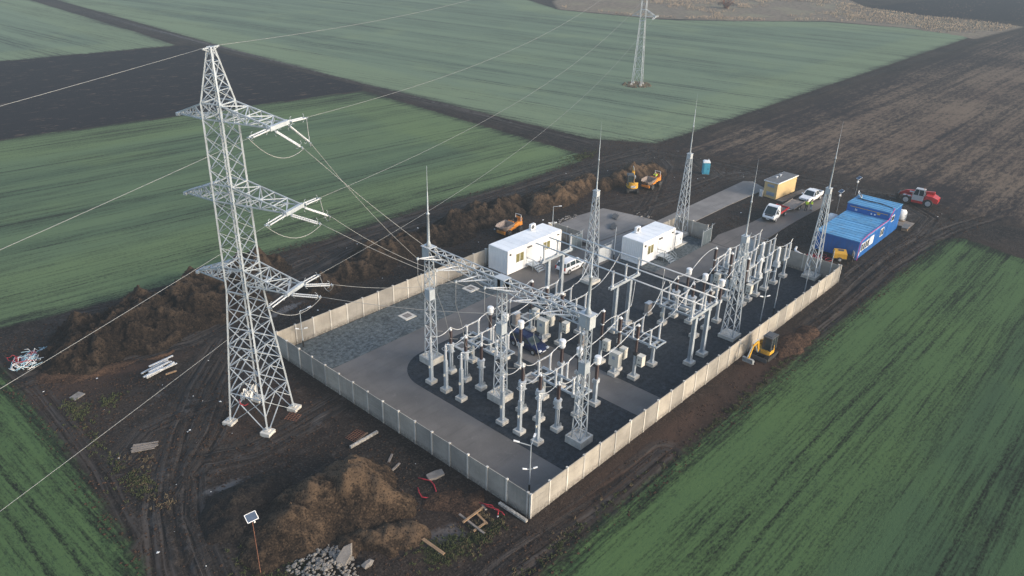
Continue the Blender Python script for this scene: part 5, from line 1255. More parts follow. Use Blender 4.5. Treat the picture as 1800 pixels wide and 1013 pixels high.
excavator('yellow mini excavator with dark cab digging outside the sunlit wall', (35.5,-1.75,.0), PI-.02, 1.16, ((1.0,.85),(1.35,1.95),(2.15,1.85),(2.75,.75)))
excavator('yellow excavator seen from behind at the foot of the far spoil bank', (68.6,38.2,.0), math.radians(42), 1.22, ((1.0,.85),(1.5,2.3),(2.3,2.6),(2.9,1.3)), True)

# telehandler -------------------------------------------------------
t = thing('telehandler', 'red telehandler with silver cab on the mud beyond the blue block', 'telehandler', (97.4,2.7,.0), math.radians(95)); t.scale = (1.0,1.0,1.0)
b = MB(); b.bb(-2.2,2.2,-.6,.6,.62,1.1)
b.loft([[(-3.0,-.85,.85),(-3.0,.95,.85),(-3.0,.9,1.55),(-3.0,-.8,1.55)],[(-2.2,-1.05,.95),(-2.2,1.1,.95),(-2.2,1.05,1.85),(-2.2,-1.0,1.85)],[(-1.2,-1.05,1.15),(-1.2,1.1,1.15),(-1.2,1.05,1.9),(-1.2,-1.0,1.9)],[(-.95,-1.0,1.1),(-.95,1.05,1.1),(-.95,1.0,1.5),(-.95,-1.0,1.5)]])
b.bb(-.95,.75,.6,1.12,.45,.85); b.bb(-.95,.75,-1.1,-.6,.45,1.2); part('chassis', b, M['red'], t)
b = MB(); b.bb(-.95,.75,.12,1.12,.86,1.7); b.bb(-.9,.45,.14,1.08,2.62,2.72)
for x0, x1 in ((-.93,-.85),(-.12,-.12),(.72,.42)):
    for y in (.16,1.08): b.bar((x0,y,1.68),(x1,y,2.64),.10,.08)
b.bb(1.0,2.1,.62,1.15,1.3,1.38); part('cab', b, M['silver'], t)
b = MB(); b.loft([[(-.88,.19,1.7),(.68,.19,1.7),(.68,1.06,1.7),(-.88,1.06,1.7)],[(-.82,.2,2.62),(.38,.2,2.62),(.38,1.04,2.62),(-.82,1.04,2.62)]]); part('window_glass', b, M['glass'], t)
b = MB(); b.bar((-2.2,-.3,2.15),(1.9,-.3,1.65),.42,.46); b.bar((1.9,-.3,1.68),(2.9,-.3,1.05),.34,.40); part('boom', b, M['red'], t)
b = MB(); b.box((1.0,-.07,1.77),(.9,.02,.2)); part('boom_lettering', b, M['whitecap'], t)
b = MB(); b.bb(2.85,3.0,-1.1,1.0,.35,1.35)
for y in (-.75,.65): b.bb(3.0,4.2,y-.08,y+.08,.3,.38)
for q in range(5): b.bar((2.95,-1.0+q*.48,.4),(3.3,-1.0+q*.48,1.3),.07)
part('fork_carriage', b, M['black'], t)
for x in (1.55,-1.75):
    for k in (-1,1): wheel(t, x, k*.98, .70, .46, k, 'silver')
b = MB(); b.lathe([(.05,2.72),(.05,2.9),(.02,2.92)],(-.7,.6,0),8); part('beacon', b, M['orange'], t)
for y in (-.6,.7): b = MB(); b.box((-3.02,y,1.3),(.06,.2,.3)); part('tail_light', b, M['taillamp'], t)

# compressor, tanks and small plant beside the blue block ------------
t = thing('site_compressor', 'yellow towable compressor by the near end of the blue block', 'compressor', (66.0,2.7,.0), math.radians(-62))
b = MB(); b.loft([[(-.85,-.6,.45),(.85,-.6,.45),(.85,.6,.45),(-.85,.6,.45)],[(-.85,-.62,1.1),(.85,-.62,1.1),(.85,.62,1.1),(-.85,.62,1.1)],[(-.78,-.5,1.42),(.72,-.5,1.42),(.72,.5,1.42),(-.78,.5,1.42)]]); part('hood', b, M['yellow'], t)
b = MB(); b.bb(-.88,-.85,-.4,.4,.6,1.05); b.bb(-.3,.4,-.3,.3,1.42,1.44); part('grille', b, M['grey'], t)
b = MB(); b.bb(-.9,.9,-.5,.5,.3,.45); b.bar((.85,0,.4),(2.1,0,.45),.1); part('chassis', b, M['grey'], t)
for s in (-1,1): wheel(t, 0, s*.7, .32, .2, s)
b = MB(); b.tube([(1.0,.1,.9),(1.3,.3,.7),(1.5,.1,.35),(1.7,-.3,.5),(1.5,-.5,.9),(1.2,-.3,1.0)], .09, 6); b.box((1.25,.0,.55),(.5,.7,.5)); part('hose_reel', b, M['black'], t)
t = thing('notice_board', 'pale board standing at the near corner of the blue block', 'board', (66.9,1.25,.0), math.radians(30)); b = MB(); b.box((0,0,.95),(.95,.05,.9)); part('sheet', b, M['cabinet'], t); b = MB(); b.bar((-.4,.05,0),(-.4,.04,1.3),.05); b.bar((.4,.05,0),(.4,.04,1.3),.05); part('leg', b, M['woodgrey'], t)
b = MB(); random.seed(3)
for q in range(9):
    x, y = 64.6+random.uniform(-.7,1.2), 5.0+random.uniform(-1.6,1.0); a = random.uniform(0,6)
    b.tube([(x+.55*(1+.15*k/8)*math.cos(a+k*.5),y+.4*math.sin(a+k*.5),.06+.03*q) for k in range(14)], .035, 5)
tag(part('hose_coil', b, M['redhose'], None, True), 'coiled red hoses heaped behind the far corner of the wall', 'hose')
def ibc(lab, loc, rz):
    t = thing('water_tank', lab, 'tank', loc, rz, 'white water tanks'); b = MB(); b.loft([[(-.55,-.5,.2),(.55,-.5,.2),(.55,.5,.2),(-.55,.5,.2)],[(-.62,-.57,.45),(.62,-.57,.45),(.62,.57,.45),(-.62,.57,.45)],[(-.62,-.57,1.0),(.62,-.57,1.0),(.62,.57,1.0),(-.62,.57,1.0)],[(-.45,-.4,1.35),(.45,-.4,1.35),(.45,.4,1.35),(-.45,.4,1.35)]]); part('body', b, M['bag'], t, True)
    b = MB()
    for x in (-.64,-.2,.2,.64):
        for y in (-.59,.59): b.bar((x,y,.1),(x,y,1.08),.03)
    for y in (-.59,.59): b.bar((-.64,y,.6),(.64,y,.6),.03); b.bar((-.64,y,1.06),(.64,y,1.06),.03)
    part('cage', b, M['steel'], t); b = MB(); b.bb(-.62,.62,-.57,.57,.0,.14); part('pallet', b, M['wood'], t); b = MB(); b.lathe([(.2,1.35),(.2,1.42)], n=10); part('lid', b, M['whitecap'], t); return t
ibc('white water tank beyond the raised end of the blue block', (87.6,2.0,.0), .2).scale = (1.25,1.25,1.2)
ibc('white caged tank behind the back wall of the blue block', (78.0,8.8,.0), .1).scale = (1.25,1.25,1.2)
t = thing('floor_saw', 'small yellow machine beside the white water tank', 'machine', (86.5,2.9,.0), .5); b = MB(); b.box((0,0,.55),(.7,.5,.45)); b.cyl((0,-.1,.8),(.0,.1,.8),.14); part('engine', b, M['yellow'], t); b = MB(); b.bar((-.3,-.2,.6),(-.9,-.2,1.0),.04); b.bar((-.3,.2,.6),(-.9,.2,1.0),.04); part('handle', b, M['black'], t)
for x in (-.2,.25):
    for s in (-1,1): wheel(t, x, s*.28, .15, .08, s)
t = thing('timber_deck', 'grey board platform on the mud beside the raised end of the blue block', 'platform', (86.2,.9,.02), .05); b = MB()
for q in range(9): b.bb(-1.3+q*.3,-1.03+q*.3,-1.1,1.1,.06,.11)
part('board', b, M['woodgrey'], t); b = MB(); b.bb(-1.3,1.35,-.9,-.8,0,.06); b.bb(-1.3,1.35,.8,.9,0,.06); part('joist', b, M['woodgrey'], t)
t = thing('equipment_crate', 'open timber crate with dark lid on the mud near the blue block', 'crate', (84.2,.1,.0), .15); b = MB(); b.bb(-.95,.95,-.4,.4,.08,.5); part('box', b, M['wood'], t); b = MB(); b.bb(-1.0,1.0,-.45,.45,.5,.56); part('lid', b, M['roofgrey'], t)
# solar camera poles -------------------------------------------------
def camera_pole(lab, x, y, h, mat='steel_dull', pan=.85, rz=-2.2):
    t = thing('solar_camera_pole', lab, 'camera pole', (x,y,0), rz, 'solar powered camera poles'); b = MB(); b.cyl((0,0,-.1),(0,0,h),.026,n=8); part('pole', b, M[mat], t)
    R = Matrix.Rotation(.62,4,'X'); b = MB(); b.box((0,.05,h+.05),(pan,pan*.78,.04),0,R); f = part('solar_panel', b, M['whitecap'], t); b = MB(); b.box((0,.036,h+.072),(pan*.88,pan*.66,.02),0,R); part('cell', b, M['solar'], f)
    b = MB(); k = .45 if mat == 'rust' else 1; b.box((.1,-.10,h-.45*k-.1),(.2*k,.22*k,.3*k)); b.cyl((.1,-.2*k,h-.6*k-.1),(.1,-.2*k,h-.35*k-.1),.09*k); part('camera', b, M['whitecap'], t); return t
camera_pole('solar panel on a thin rusty pole in the foreground by the sandy heap', -17.3, 9.85, 5.15, 'rust', .8, -.1)
camera_pole('solar panel on a thin pole between the pickup and the blue block', 83.6, 10.2, 3.5)
camera_pole('solar panel with a white camera on the mud behind the blue block', 94.2, 11.4, 2.9)

# lamp and camera posts inside the wall ------------------------------
def lamp_post(lab, x, y, h, arms, spots=False, black=True):
    t = thing('lamp_post', lab, 'lamp post', (x,y,GZ), 0, 'lamp posts inside the walls'); b = MB(); b.lathe([(.075,-.1),(.075,.9),(.055,.95),(.045,h)], n=8)
    for dx, dy, dz in arms: b.bar((0,0,h-.03),(dx,dy,h+dz),.055)
    part('pole', b, M['steel'], t)
    if black: b = MB(); b.lathe([(.085,.0),(.085,.75)], n=8); part('sleeve', b, M['black'], t)
    for dx, dy, dz in arms: b = MB(); b.bar((dx*.82,dy*.82,h+dz*.82+.03),(dx*1.25,dy*1.25,h+dz*1.25+.03),.16,.06); part('lamp_head', b, M['whitecap'], t)
    if spots:
        z = h*.5; b = MB(); b.bar((-.28,.2,z),(.28,-.2,z),.04); part('camera_bracket', b, M['steel'], t)
        for s in (-1,1): b = MB(); b.cyl((s*.22,-s*.15,z+.05),(s*.5,-s*.36,z+.12),.075); part('camera', b, M['whitecap'], t)
    return t
lamp_post('Y shaped lamp post with two white cameras at the nearest wall corner', 2.15, 2.0, 4.6, ((-.75,.8,.35),(.75,.3,.35)), True)
lamp_post('lamp post with bent arms at the wall corner by the pylon', 2.6, 34.0, 4.2, ((.9,-.35,.25),(.5,.55,-.35)), True)
lamp_post('post carrying white cameras on a pad behind the digger', 42.2, 2.1, 6.3, ((.2,-.5,.1),), True, False)
lamp_post('plain grey post behind the sunlit wall in the middle of its run', 45.0, 1.9, 4.7, ())
lamp_post('plain thin post behind the sunlit wall toward its far end', 53.0, 1.7, 3.6, (), False, False)
lamp_post('plain thin post behind the far right wall corner', 58.4, 1.0, 4.2, (), False, False)
lamp_post('tall bare post beside the short white container and the pale gate', 44.2, 24.2, 4.6, ())
lamp_post('lamp post with a side arm behind the long white container', 43.4, 34.2, 5.0, ((.6,-.7,.05),), True)
# ------------------------------------------------------------------ people
def skinned(name, nodes, edges, mat, parent, lev=2):
    me = bpy.data.meshes.new(name); me.from_pydata([n[0] for n in nodes], edges, []); o = bpy.data.objects.new(name, me); C.objects.link(o)
    md = o.modifiers.new('s', 'SKIN'); md.use_smooth_shade = True
    for i, n in enumerate(nodes):
        r = n[1]; me.skin_vertices[0].data[i].radius = (r, r) if not isinstance(r, tuple) else r
    me.skin_vertices[0].data[0].use_root = True
    sb = o.modifiers.new('u', 'SUBSURF'); sb.levels = lev; sb.render_levels = lev
    dg = bpy.context.evaluated_depsgraph_get(); m2 = bpy.data.meshes.new_from_object(o.evaluated_get(dg)); m2.name = name
    m2.materials.clear(); m2.materials.append(M[mat]); o.modifiers.clear(); o.data = m2; o.parent = parent; return o
def person(lab, loc, rz, trousers, pose='stand', s=1.0):
    t = thing('person', lab, 'person', loc, rz); t.scale = (s,s,s)
    if pose == 'sit': hipz = .55; kn = [(.42,y,.58) for y in (-.12,.12)]; ft = [(.46,y,.12) for y in (-.12,.12)]; el = [(.12,y,.86) for y in (-.30,.30)]; ha = [(.42,y,.95) for y in (-.2,.2)]
    else:
        hipz = .93; kn = [(.06,-.11,.50),(-.02,.12,.50)]; ft = [(.0,-.13,.08),(-.06,.14,.08)]
        el = [(-.03,-.31,1.14),(.06,.30,1.16)] ; ha = [(.16,-.28,.95),(.28,.16,1.18)] if pose == 'hold' else [(.1,-.33,.90),(.3,.2,1.12)]
    hip = (0,0,hipz); d = hipz-.93
    Z = lambda z: z+d
    nodes = [(hip,(.15,.11)),((0,0,Z(1.15)),(.15,.10)),((0,0,Z(1.40)),(.17,.10)),((0,0,Z(1.50)),.055),((.02,0,Z(1.60)),(.075,.085)),((.03,0,Z(1.72)),(.085,.10)),((.02,0,Z(1.80)),(.06,.075))]
    ed = [(0,1),(1,2),(2,3),(3,4),(4,5),(5,6)]
    def ch(a, pts):
        p = a
        for q, r in pts: nodes.append((q, r)); ed.append((p, len(nodes)-1)); p = len(nodes)-1
        return p
    for k, sg in ((0,-1),(1,1)):
        ch(0, [((.02,sg*.10,hipz-.04),.085),(kn[k],.062),(ft[k],.042),((ft[k][0]+.16,ft[k][1],ft[k][2]-.035),.04)])
        w = ch(2, [((0,sg*.20,Z(1.40)),.062),((el[k][0],el[k][1],el[k][2]),.043),((ha[k][0],ha[k][1],ha[k][2]),.03)])
        h = Vector(ha[k]); f = (h-Vector(el[k])).normalized()
        palm = ch(w, [(h+f*.07,.034)])
        for q in range(4): ch(palm, [(h+f*(.10)+Vector((0,(q-1.5)*.02,0)),.010),(h+f*(.14+.01*(q in (1,2)))+Vector((0,(q-1.5)*.022,-.015)),.009)])
        ch(palm, [(h+f*.09+Vector((.0,-sg*.04,.01)),.010)])
    skinned('body', nodes, ed, 'skin', t, 1)
    jn = [((0,0,hipz-.02),(.185,.135)),((0,0,Z(1.15)),(.18,.13)),((0,0,Z(1.38)),(.20,.13)),((0,0,Z(1.47)),.09)]; je = [(0,1),(1,2),(2,3)]
    for k, sg in ((0,-1),(1,1)):
        jn.append(((0,sg*.20,Z(1.40)),.085)); je.append((2,len(jn)-1)); jn.append((el[k],.065)); je.append((len(jn)-2,len(jn)-1)); q = Vector(el[k]).lerp(Vector(ha[k]),.85); jn.append((q,.05)); je.append((len(jn)-2,len(jn)-1))
    j = skinned('jacket', jn, je, 'hivis', t, 1)
    tn = [((0,0,hipz+.02),(.165,.125))]; te = []
    for k, sg in ((0,-1),(1,1)):
        tn.append(((.02,sg*.10,hipz-.06),.105)); te.append((0,len(tn)-1)); tn.append((kn[k],.08)); te.append((len(tn)-2,len(tn)-1)); tn.append(((ft[k][0],ft[k][1],ft[k][2]+.03),.062)); te.append((len(tn)-2,len(tn)-1))
    skinned('trousers', tn, te, trousers, t, 1)
    for k in (0,1): b = MB(); b.loft([[(ft[k][0]-.09,ft[k][1]-.05,0+ft[k][2]-.08),(ft[k][0]+.2,ft[k][1]-.05,ft[k][2]-.08),(ft[k][0]+.2,ft[k][1]+.05,ft[k][2]-.08),(ft[k][0]-.09,ft[k][1]+.05,ft[k][2]-.08)],[(ft[k][0]-.08,ft[k][1]-.045,ft[k][2]+.05),(ft[k][0]+.12,ft[k][1]-.04,ft[k][2]+.0),(ft[k][0]+.12,ft[k][1]+.04,ft[k][2]+.0),(ft[k][0]-.08,ft[k][1]+.045,ft[k][2]+.05)]]); part('shoe', b, M['black'], t)
    b = MB(); b.lathe([(.095,Z(1.71)),(.105,Z(1.77)),(.09,Z(1.84)),(.04,Z(1.875))], (.005,0,0), 10); part('hair', b, M['hair'], t, True)
    b = MB(); b.box((.118,-.032,Z(1.725)),(.012,.022,.012)); b.box((.118,.032,Z(1.725)),(.012,.022,.012)); b.box((.112,0,Z(1.655)),(.012,.045,.012)); b.box((.125,0,Z(1.69)),(.03,.022,.04)); part('face_feature', b, M['rust'], t)
    return t
person('person in a yellow hi-vis jacket and pale jeans beside the trailer', (81.55,13.5,.07), 2.3, 'jeans', 'stand')
person('person in a yellow hi-vis jacket and black trousers beside the trailer', (80.85,14.0,.07), .2, 'darkcloth', 'hold')
person('person in a hi-vis jacket sitting on the far orange dumper', (73.85,37.25,1.02), PI+.05, 'darkcloth', 'sit')

# ------------------------------------------------------------------ loose things on the mud
def planks(name, lab, cat, items, mat, group=None, loc=(0,0,0)):
    m = MB()
    for a, b, w, h in items: m.bar(a, b, w, h)
    return tag(part(name, m, M[mat], None), lab, cat, group)
t = thing('timber_framework', 'broken square timber frame lying on the mud near the wall corner', 'timber frame', (0,0,0))
for a, b, mt in (((-3.7,4.0,.28),(-3.75,1.25,.16),'woodgrey'),((-4.2,3.1,.36),(-1.95,3.1,.42),'wood'),((-4.1,2.05,.12),(-2.8,2.0,.14),'wood'),((-2.65,3.25,.22),(-2.85,1.85,.12),'wood'),((-1.7,3.5,.2),(-2.1,2.7,.5),'woodgrey')):
    m = MB(); m.bar(a, b, .16, .1); part('beam', m, M[mt], t)
t = thing('concrete_post', 'fallen white concrete fence post at the foot of the nearest wall corner', 'post', (-.55,1.3,.14), PI/2); m = MB(); m.bb(-1.45,1.45,-.12,.12,-.1,.1); m.bb(-1.4,1.4,-.04,.04,.1,.12); part('shaft', m, M['post'], t)
t = thing('timber_plank', 'long sawn timber plank beside the grey burnt patch', 'plank', (-7.25,3.25,.1), PI/2+.03); m = MB(); m.bb(-1.3,1.3,-.13,.13,-.06,.06); m.bb(-1.25,1.25,-.02,.02,.06,.075); part('board', m, M['wood'], t)
t = thing('concrete_post', 'white concrete fence post lying on the mud between the pylon and the wall', 'post', (-2.9,16.75,.16), 0.02); m = MB(); m.bb(-1.5,1.5,-.11,.11,-.1,.12); m.bb(-1.4,1.4,-.035,.035,.12,.135); part('shaft', m, M['post'], t)
t = thing('rebar_mesh', 'rusty reinforcing mesh on the mud beside the lying fence post', 'mesh', (-3.0,17.7,.1), .2); m = MB()
for q in range(7): m.bar((-.75+q*.25,-.6,0),(-.75+q*.25,.6,.02),.022); 
for q in range(6): m.bar((-.75,-.6+q*.24,.02),(.75,-.6+q*.24,.02),.022)
part('bar', m, M['rust'], t); m = MB(); m.bar((-.6,-.5,-.05),(.9,-.5,-.05),.12); part('batten', m, M['wood'], t)
t = thing('rebar_mesh', 'small rusty mesh panel beneath the front foot of the pylon', 'mesh', (-5.3,24.0,.12), .5); m = MB()
for q in range(5): m.bar((-.5+q*.25,-.6,0),(-.5+q*.25,.6,.1),.025)
for q in range(5): m.bar((-.55,-.55+q*.28,.02),(.55,-.55+q*.28,.02),.025)
part('bar', m, M['rust'], t)
t = thing('red_pipe', 'red plastic pipe lying in an open loop on the mud', 'pipe', (0,0,.07)); m = MB()
P = [(-3.75,8.75),(-4.1,8.2),(-4.3,7.6),(-3.95,7.15),(-3.4,7.05),(-3.0,7.4),(-2.65,8.0),(-2.5,8.6),(-2.75,9.1),(-2.95,9.6)]
m.tube([(x,y,.03+.03*math.sin(i)) for i,(x,y) in enumerate(P)], .055, 6); part('tube', m, M['redhose'], t, True)
t = thing('red_pipe', 'snarled red plastic pipe beside the fallen post at the wall corner', 'pipe', (0,0,.1)); m = MB(); m.tube([(-1.6,3.9,.05),(-1.4,3.2,.12),(-1.15,3.0,.05),(-1.35,2.4,.1),(-1.15,1.9,.05),(-1.3,1.5,.1)], .05, 6); m.tube([(-1.6,3.4,.05),(-1.55,2.9,.2),(-1.2,2.2,.1),(-1.6,1.9,.06)], .05, 6); part('tube', m, M['redhose'], t, True)
t = thing('concrete_slab', 'flat broken concrete slab on the mud outside the shaded wall', 'slab', (-1.75,8.85,.1), -.3); m = MB(); m.prism([(-.75,-.35),(-.1,-.45),(.7,-.3),(.75,.35),(.1,.42),(-.7,.3)],-.1,.12); part('block', m, M['slab'], t)
for q, (x, y, a, lab) in enumerate(((-2.9,13.2,.6,'short grey plank lying outside the shaded wall, upper of two'),(-3.3,12.0,.25,'short grey plank lying outside the shaded wall, lower of two'),(-9.4,38.9,-.1,'short tan plank on the mud beside the steel profiles'),(1.2,20.2,.9,'small pale stick at the foot of the shaded wall'))):
    t = thing('timber_plank', lab, 'plank', (x,y,.08), a); m = MB(); m.bb(-.55,.55,-.09,.09,-.05,.05); m.bb(-.5,.5,-.02,.02,.05,.06); part('board', m, M['woodgrey' if q < 2 else 'wood'], t)
random.seed(11)
t = thing('steel_profile_stack', 'loose stack of shiny galvanised steel profiles on the mud left of the pylon', 'steel stack', (-10.0,40.3,.05), .18)
for q in range(13): m = MB(); y = random.uniform(-.75,.75); x = random.uniform(-.9,.9); z = random.uniform(.06,.36); L = random.uniform(.9,1.5); a = random.uniform(-.12,.12); m.bar((x-L,y-L*a,z),(x+L,y+L*a,z+random.uniform(-.05,.05)),.16,.1); part('profile', m, M['alu'], t)
t = thing('cable_tangle', 'big tangle of red and pale blue cable drums ends left of the dark heap', 'cables', (-18.2,50.6,.0)); t['label'] = 'big tangle of red, white and pale blue cables left of the dark heap'
for nm, mt, n in (('blue_cable','cyan',16),('red_cable','redhose',6),('white_cable','bag',12)):
    m = MB()
    for q in range(n):
        cx, cy = random.uniform(-1.1,1.1), random.uniform(-1.0,1.0); a0 = random.uniform(0,6); r1, r2 = random.uniform(.5,1.5), random.uniform(.3,.9); tl = random.uniform(-.5,1)
        m.tube([(cx+r1*math.cos(a0+k*.45)*math.cos(tl)-r2*math.sin(a0+k*.45)*math.sin(tl), cy+r1*math.cos(a0+k*.45)*math.sin(tl)+r2*math.sin(a0+k*.45)*math.cos(tl), max(.04,.1+.5*random.random()+.12*math.sin(k+q))) for k in range(random.randint(7,14))], .03, 5)
    part(nm, m, M[mt], t, True)
t = thing('timber_pallet', 'weathered boards piled by the track below the pylon', 'pallet', (-16.5,29.3,.06), -.5)
for q in range(7): m = MB(); m.bar((-.9+random.uniform(-.2,.1),-.45+q*.15,.05+.03*q%.1),(.9+random.uniform(-.3,.3),-.45+q*.15+random.uniform(-.1,.1),.1),.12,.05); part('board', m, M['woodgrey'], t)
t = thing('board_sheet', 'pale flat board on the mud in front of the clay apron', 'board', (-17.4,41.2,.08), .4); m = MB(); m.prism([(-.6,-.4),(.55,-.45),(.6,.4),(-.5,.4)],-.03,.05); part('sheet', m, M['slab'], t)
t = thing('plastic_sheet', 'crumpled white plastic sheeting caught on the pylon bracing', 'plastic sheet', (-8.0,26.4,2.9), .3); m = MB()
N = 10
pts = [[(-.7+1.4*i/N+.1*math.sin(j*2.1), -.35+.7*j/N+.12*math.sin(i*1.9), .5*math.sin(i*.9+j*.6)*math.cos(j*.8)+.25*math.sin(i*2.3)) for j in range(N+1)] for i in range(N+1)]
m.add([q for r in pts for q in r], [(i*(N+1)+j,(i+1)*(N+1)+j,(i+1)*(N+1)+j+1,i*(N+1)+j+1) for i in range(N) for j in range(N)]); part('film', m, M['bag'], t); m = MB(); m.tube([(-.9,.2,-.2),(-1.1,.0,-.5),(-.8,-.2,-.8),(-.4,-.2,-.85)], .05, 6); part('strap', m, M['redhose'], t, True)
# rubble
def rock_mb(m, c, r, sq=(1,1,1)):
    P = []; n = 7
    rows = [(-.9,.35),(-.4,.9),(.25,1.0),(.8,.5)]
    for z, w in rows:
        for k in range(n): a = 2*PI*k/n+random.uniform(-.25,.25); q = r*w*random.uniform(.7,1.15); P.append((c[0]+q*math.cos(a)*sq[0], c[1]+q*math.sin(a)*sq[1], c[2]+z*r*sq[2]*random.uniform(.85,1.1)))
    F = [(i*n+k,i*n+(k+1)%n,(i+1)*n+(k+1)%n,(i+1)*n+k) for i in range(3) for k in range(n)]+[tuple(range(n-1,-1,-1)), tuple(range(3*n,4*n))]
    m.add(P, F)
m = MB()
for q in range(420):
    a = random.uniform(0,2*PI); d = random.random()**.6*2.6; x, y = -14.6+d*math.cos(a)*.9+.5, 7.0+d*math.sin(a)*1.05; rock_mb(m, (x,y,max(.03,.55*(1-d/2.6)+random.uniform(-.05,.1))), random.choice((.07,.09,.11,.14,.2)), (1,random.uniform(.6,1.2),.6))
stuff(tag(part('rubble', m, M['rock'], None), 'pile of broken stone and concrete rubble at the bottom edge', 'rubble'))
m = MB(); random.seed(5); m.loft([[(x+.05*random.uniform(-1,1),y,z) for x,y,z in ((-.95,-.1,0),(-.6,-.5,0),(.3,-.42,0),(.95,.05,0),(.5,.42,0),(-.5,.4,0))],[(x,y,z) for x,y,z in ((-.9,-.1,.18),(-.55,-.45,.2),(.3,-.38,.2),(.88,.05,.18),(.45,.36,.2),(-.5,.36,.2))]])
o = part('block', m, M['slab'], None); tag(o, 'large pale concrete fragment leaning on the rubble pile', 'concrete block'); o.name = 'concrete_fragment'; o.location = (-12.5,6.6,.55); o.rotation_euler = (.25,-.55,.15)
m = MB(); rock_mb(m, (0,0,.2), .42, (1.2,.8,.6)); o = part('concrete_fragment', m, M['slab'], None); tag(o, 'smaller pale concrete lump right of the rubble pile', 'concrete block'); o.location = (-11.7,5.0,.1)
m = MB()
for lo, hi, n in (((47.5,37.2),(53.5,38.6),60),((59.5,29.3),(61.5,32),20)):
    for q in range(n): rock_mb(m, (random.uniform(lo[0],hi[0]),random.uniform(lo[1],hi[1]),.1), random.choice((.06,.08,.1,.14,.2)), (1.2,.8,.5))
stuff(tag(part('concrete_rubble', m, M['slab'], None), 'broken concrete scattered along the edge of the concrete apron', 'rubble'))
for x, y, lab in ((57.0,33.2,'dark curl of scrap sheeting on the concrete apron, farther one'),(53.5,31.0,'dark scrap steel stack on the concrete apron, nearer one')):
    t = thing('scrap_stack', lab, 'scrap', (x,y,.08), .4); m = MB()
    for q in range(6): m.bar((-1.0+random.uniform(-.3,.3),-.4+q*.14,.05+.04*q),(1.0+random.uniform(-.3,.3),-.35+q*.14,.06+.04*q),.12,.06)
    part('bar', m, M['grey'], t)
t = thing('corrugated_pipe', 'white bent duct lying on the mud beside the blue block', 'pipe', (64.2,7.6,.12), .3); m = MB(); m.tube([(-.9,-.9,.05),(-.75,-.2,.2),(-.3,.35,.25),(.5,.5,.2),(1.5,.45,.12)], .16, 8); part('tube', m, M['bag'], t, True)

# clods, litter and weeds: nobody could count them
GXN, GYN = gx, gy
def ground_z(x, y):
    i = np.clip(np.searchsorted(gx, x)-1, 0, len(gx)-2); j = np.clip(np.searchsorted(gy, y)-1, 0, len(gy)-2); return GZZ[i, j]
def in_field(x, y):
    r = np.zeros(x.shape, bool)
    for f in FIELDS: r |= poly_sd(x, y, f[1]) > 1.0
    return r
def scatter(name, lab, cat, n, box, mat, size, flat=.6, avoid=True):
    x = rng.uniform(box[0], box[1], n*2); y = rng.uniform(box[2], box[3], n*2)
    ok = (flat_mask(x, y) > .98)
    if avoid: ok &= ~in_field(x, y)
    dens = fbm(x, y, .22, 3, 61) + rng.uniform(-.6, .6, n*2) > -.1
    ok &= dens; x, y = x[ok][:n], y[ok][:n]; z = ground_z(x, y); k = len(x)
    base = np.array([(1,0,0),(0,1,0),(-1,0,0),(0,-1,0),(0,0,1),(0,0,-.6)], float); tri = np.array([(0,1,4),(1,2,4),(2,3,4),(3,0,4),(1,0,5),(2,1,5),(3,2,5),(0,3,5)])
    s = rng.uniform(size[0], size[1], k)*rng.uniform(.6, 1.3, k); a = rng.uniform(0, 6.28, k); j = rng.uniform(.6, 1.35, (k, 6, 3))
    V = base[None]*j*s[:,None,None]; V[:,:,2] *= flat; c, sn = np.cos(a)[:,None], np.sin(a)[:,None]; vx = V[:,:,0]*c-V[:,:,1]*sn; vy = V[:,:,0]*sn+V[:,:,1]*c
    V = np.stack([vx+x[:,None], vy+y[:,None], V[:,:,2]+z[:,None]+s[:,None]*.15], -1).reshape(-1, 3); T = (tri[None]+6*np.arange(k)[:,None,None]).reshape(-1, 3)
    me = bpy.data.meshes.new(name); me.from_pydata(V.tolist(), [], T.tolist()); me.materials.append(M[mat])
    for nm in ('sand_lit','dry','rut','brown','weed'): A = me.attributes.new(nm, 'FLOAT', 'POINT')
    o = bpy.data.objects.new(name, me); C.objects.link(o); return stuff(tag(o, lab, cat))
scatter('dirt_clods', 'loose dark clods scattered over the churned mud', 'clods', 34000, (-30,100,-8,58), 'clay', (.035,.13))
scatter('pale_clods', 'paler dry clods scattered over the churned mud', 'clods', 6000, (-28,100,-7,57), 'heap', (.04,.14))
scatter('litter', 'small white scraps of litter on the churned mud', 'litter', 150, (-22,96,-4,52), 'bag', (.04,.13), .3)
def tufts(name, lab, n, spots, mats, hgt):
    V = []; F = []
    x = []; y = []
    for sx, sy, rx, ry, k in spots: x += list(rng.normal(sx, rx*.55, k)); y += list(rng.normal(sy, ry*.55, k))
    x, y = np.array(x), np.array(y); z = ground_z(x, y)
    for i in range(len(x)):
        if flat_mask(x[i:i+1], y[i:i+1])[0] < .9: continue
        for q in range(9):
            a = random.uniform(0, 6.28); l = random.uniform(.4, 1)*hgt; w = .02+.02*random.random(); dx, dy = math.cos(a), math.sin(a); o = len(V); s = random.uniform(.2, .9)
            bx, by = x[i]+random.uniform(-.12,.12), y[i]+random.uniform(-.12,.12)
            V += [(bx-dy*w,by+dx*w,z[i]-.02),(bx+dy*w,by-dx*w,z[i]-.02),(bx+dx*l*s*.5,by+dy*l*s*.5,z[i]+l*.75),(bx+dx*l*s,by+dy*l*s,z[i]+l*.8)]; F += [(o,o+1,o+2),(o+1,o+3,o+2)]
    me = bpy.data.meshes.new(name); me.from_pydata(V, [], F); me.materials.append(M[mats]); o = bpy.data.objects.new(name, me); C.objects.link(o); return stuff(tag(o, lab, 'weeds'))
M['weed'] = surf('green_weed', (.045,.058,.018), .9, 0, .5, 2.5, (.08,.07,.03), .8)
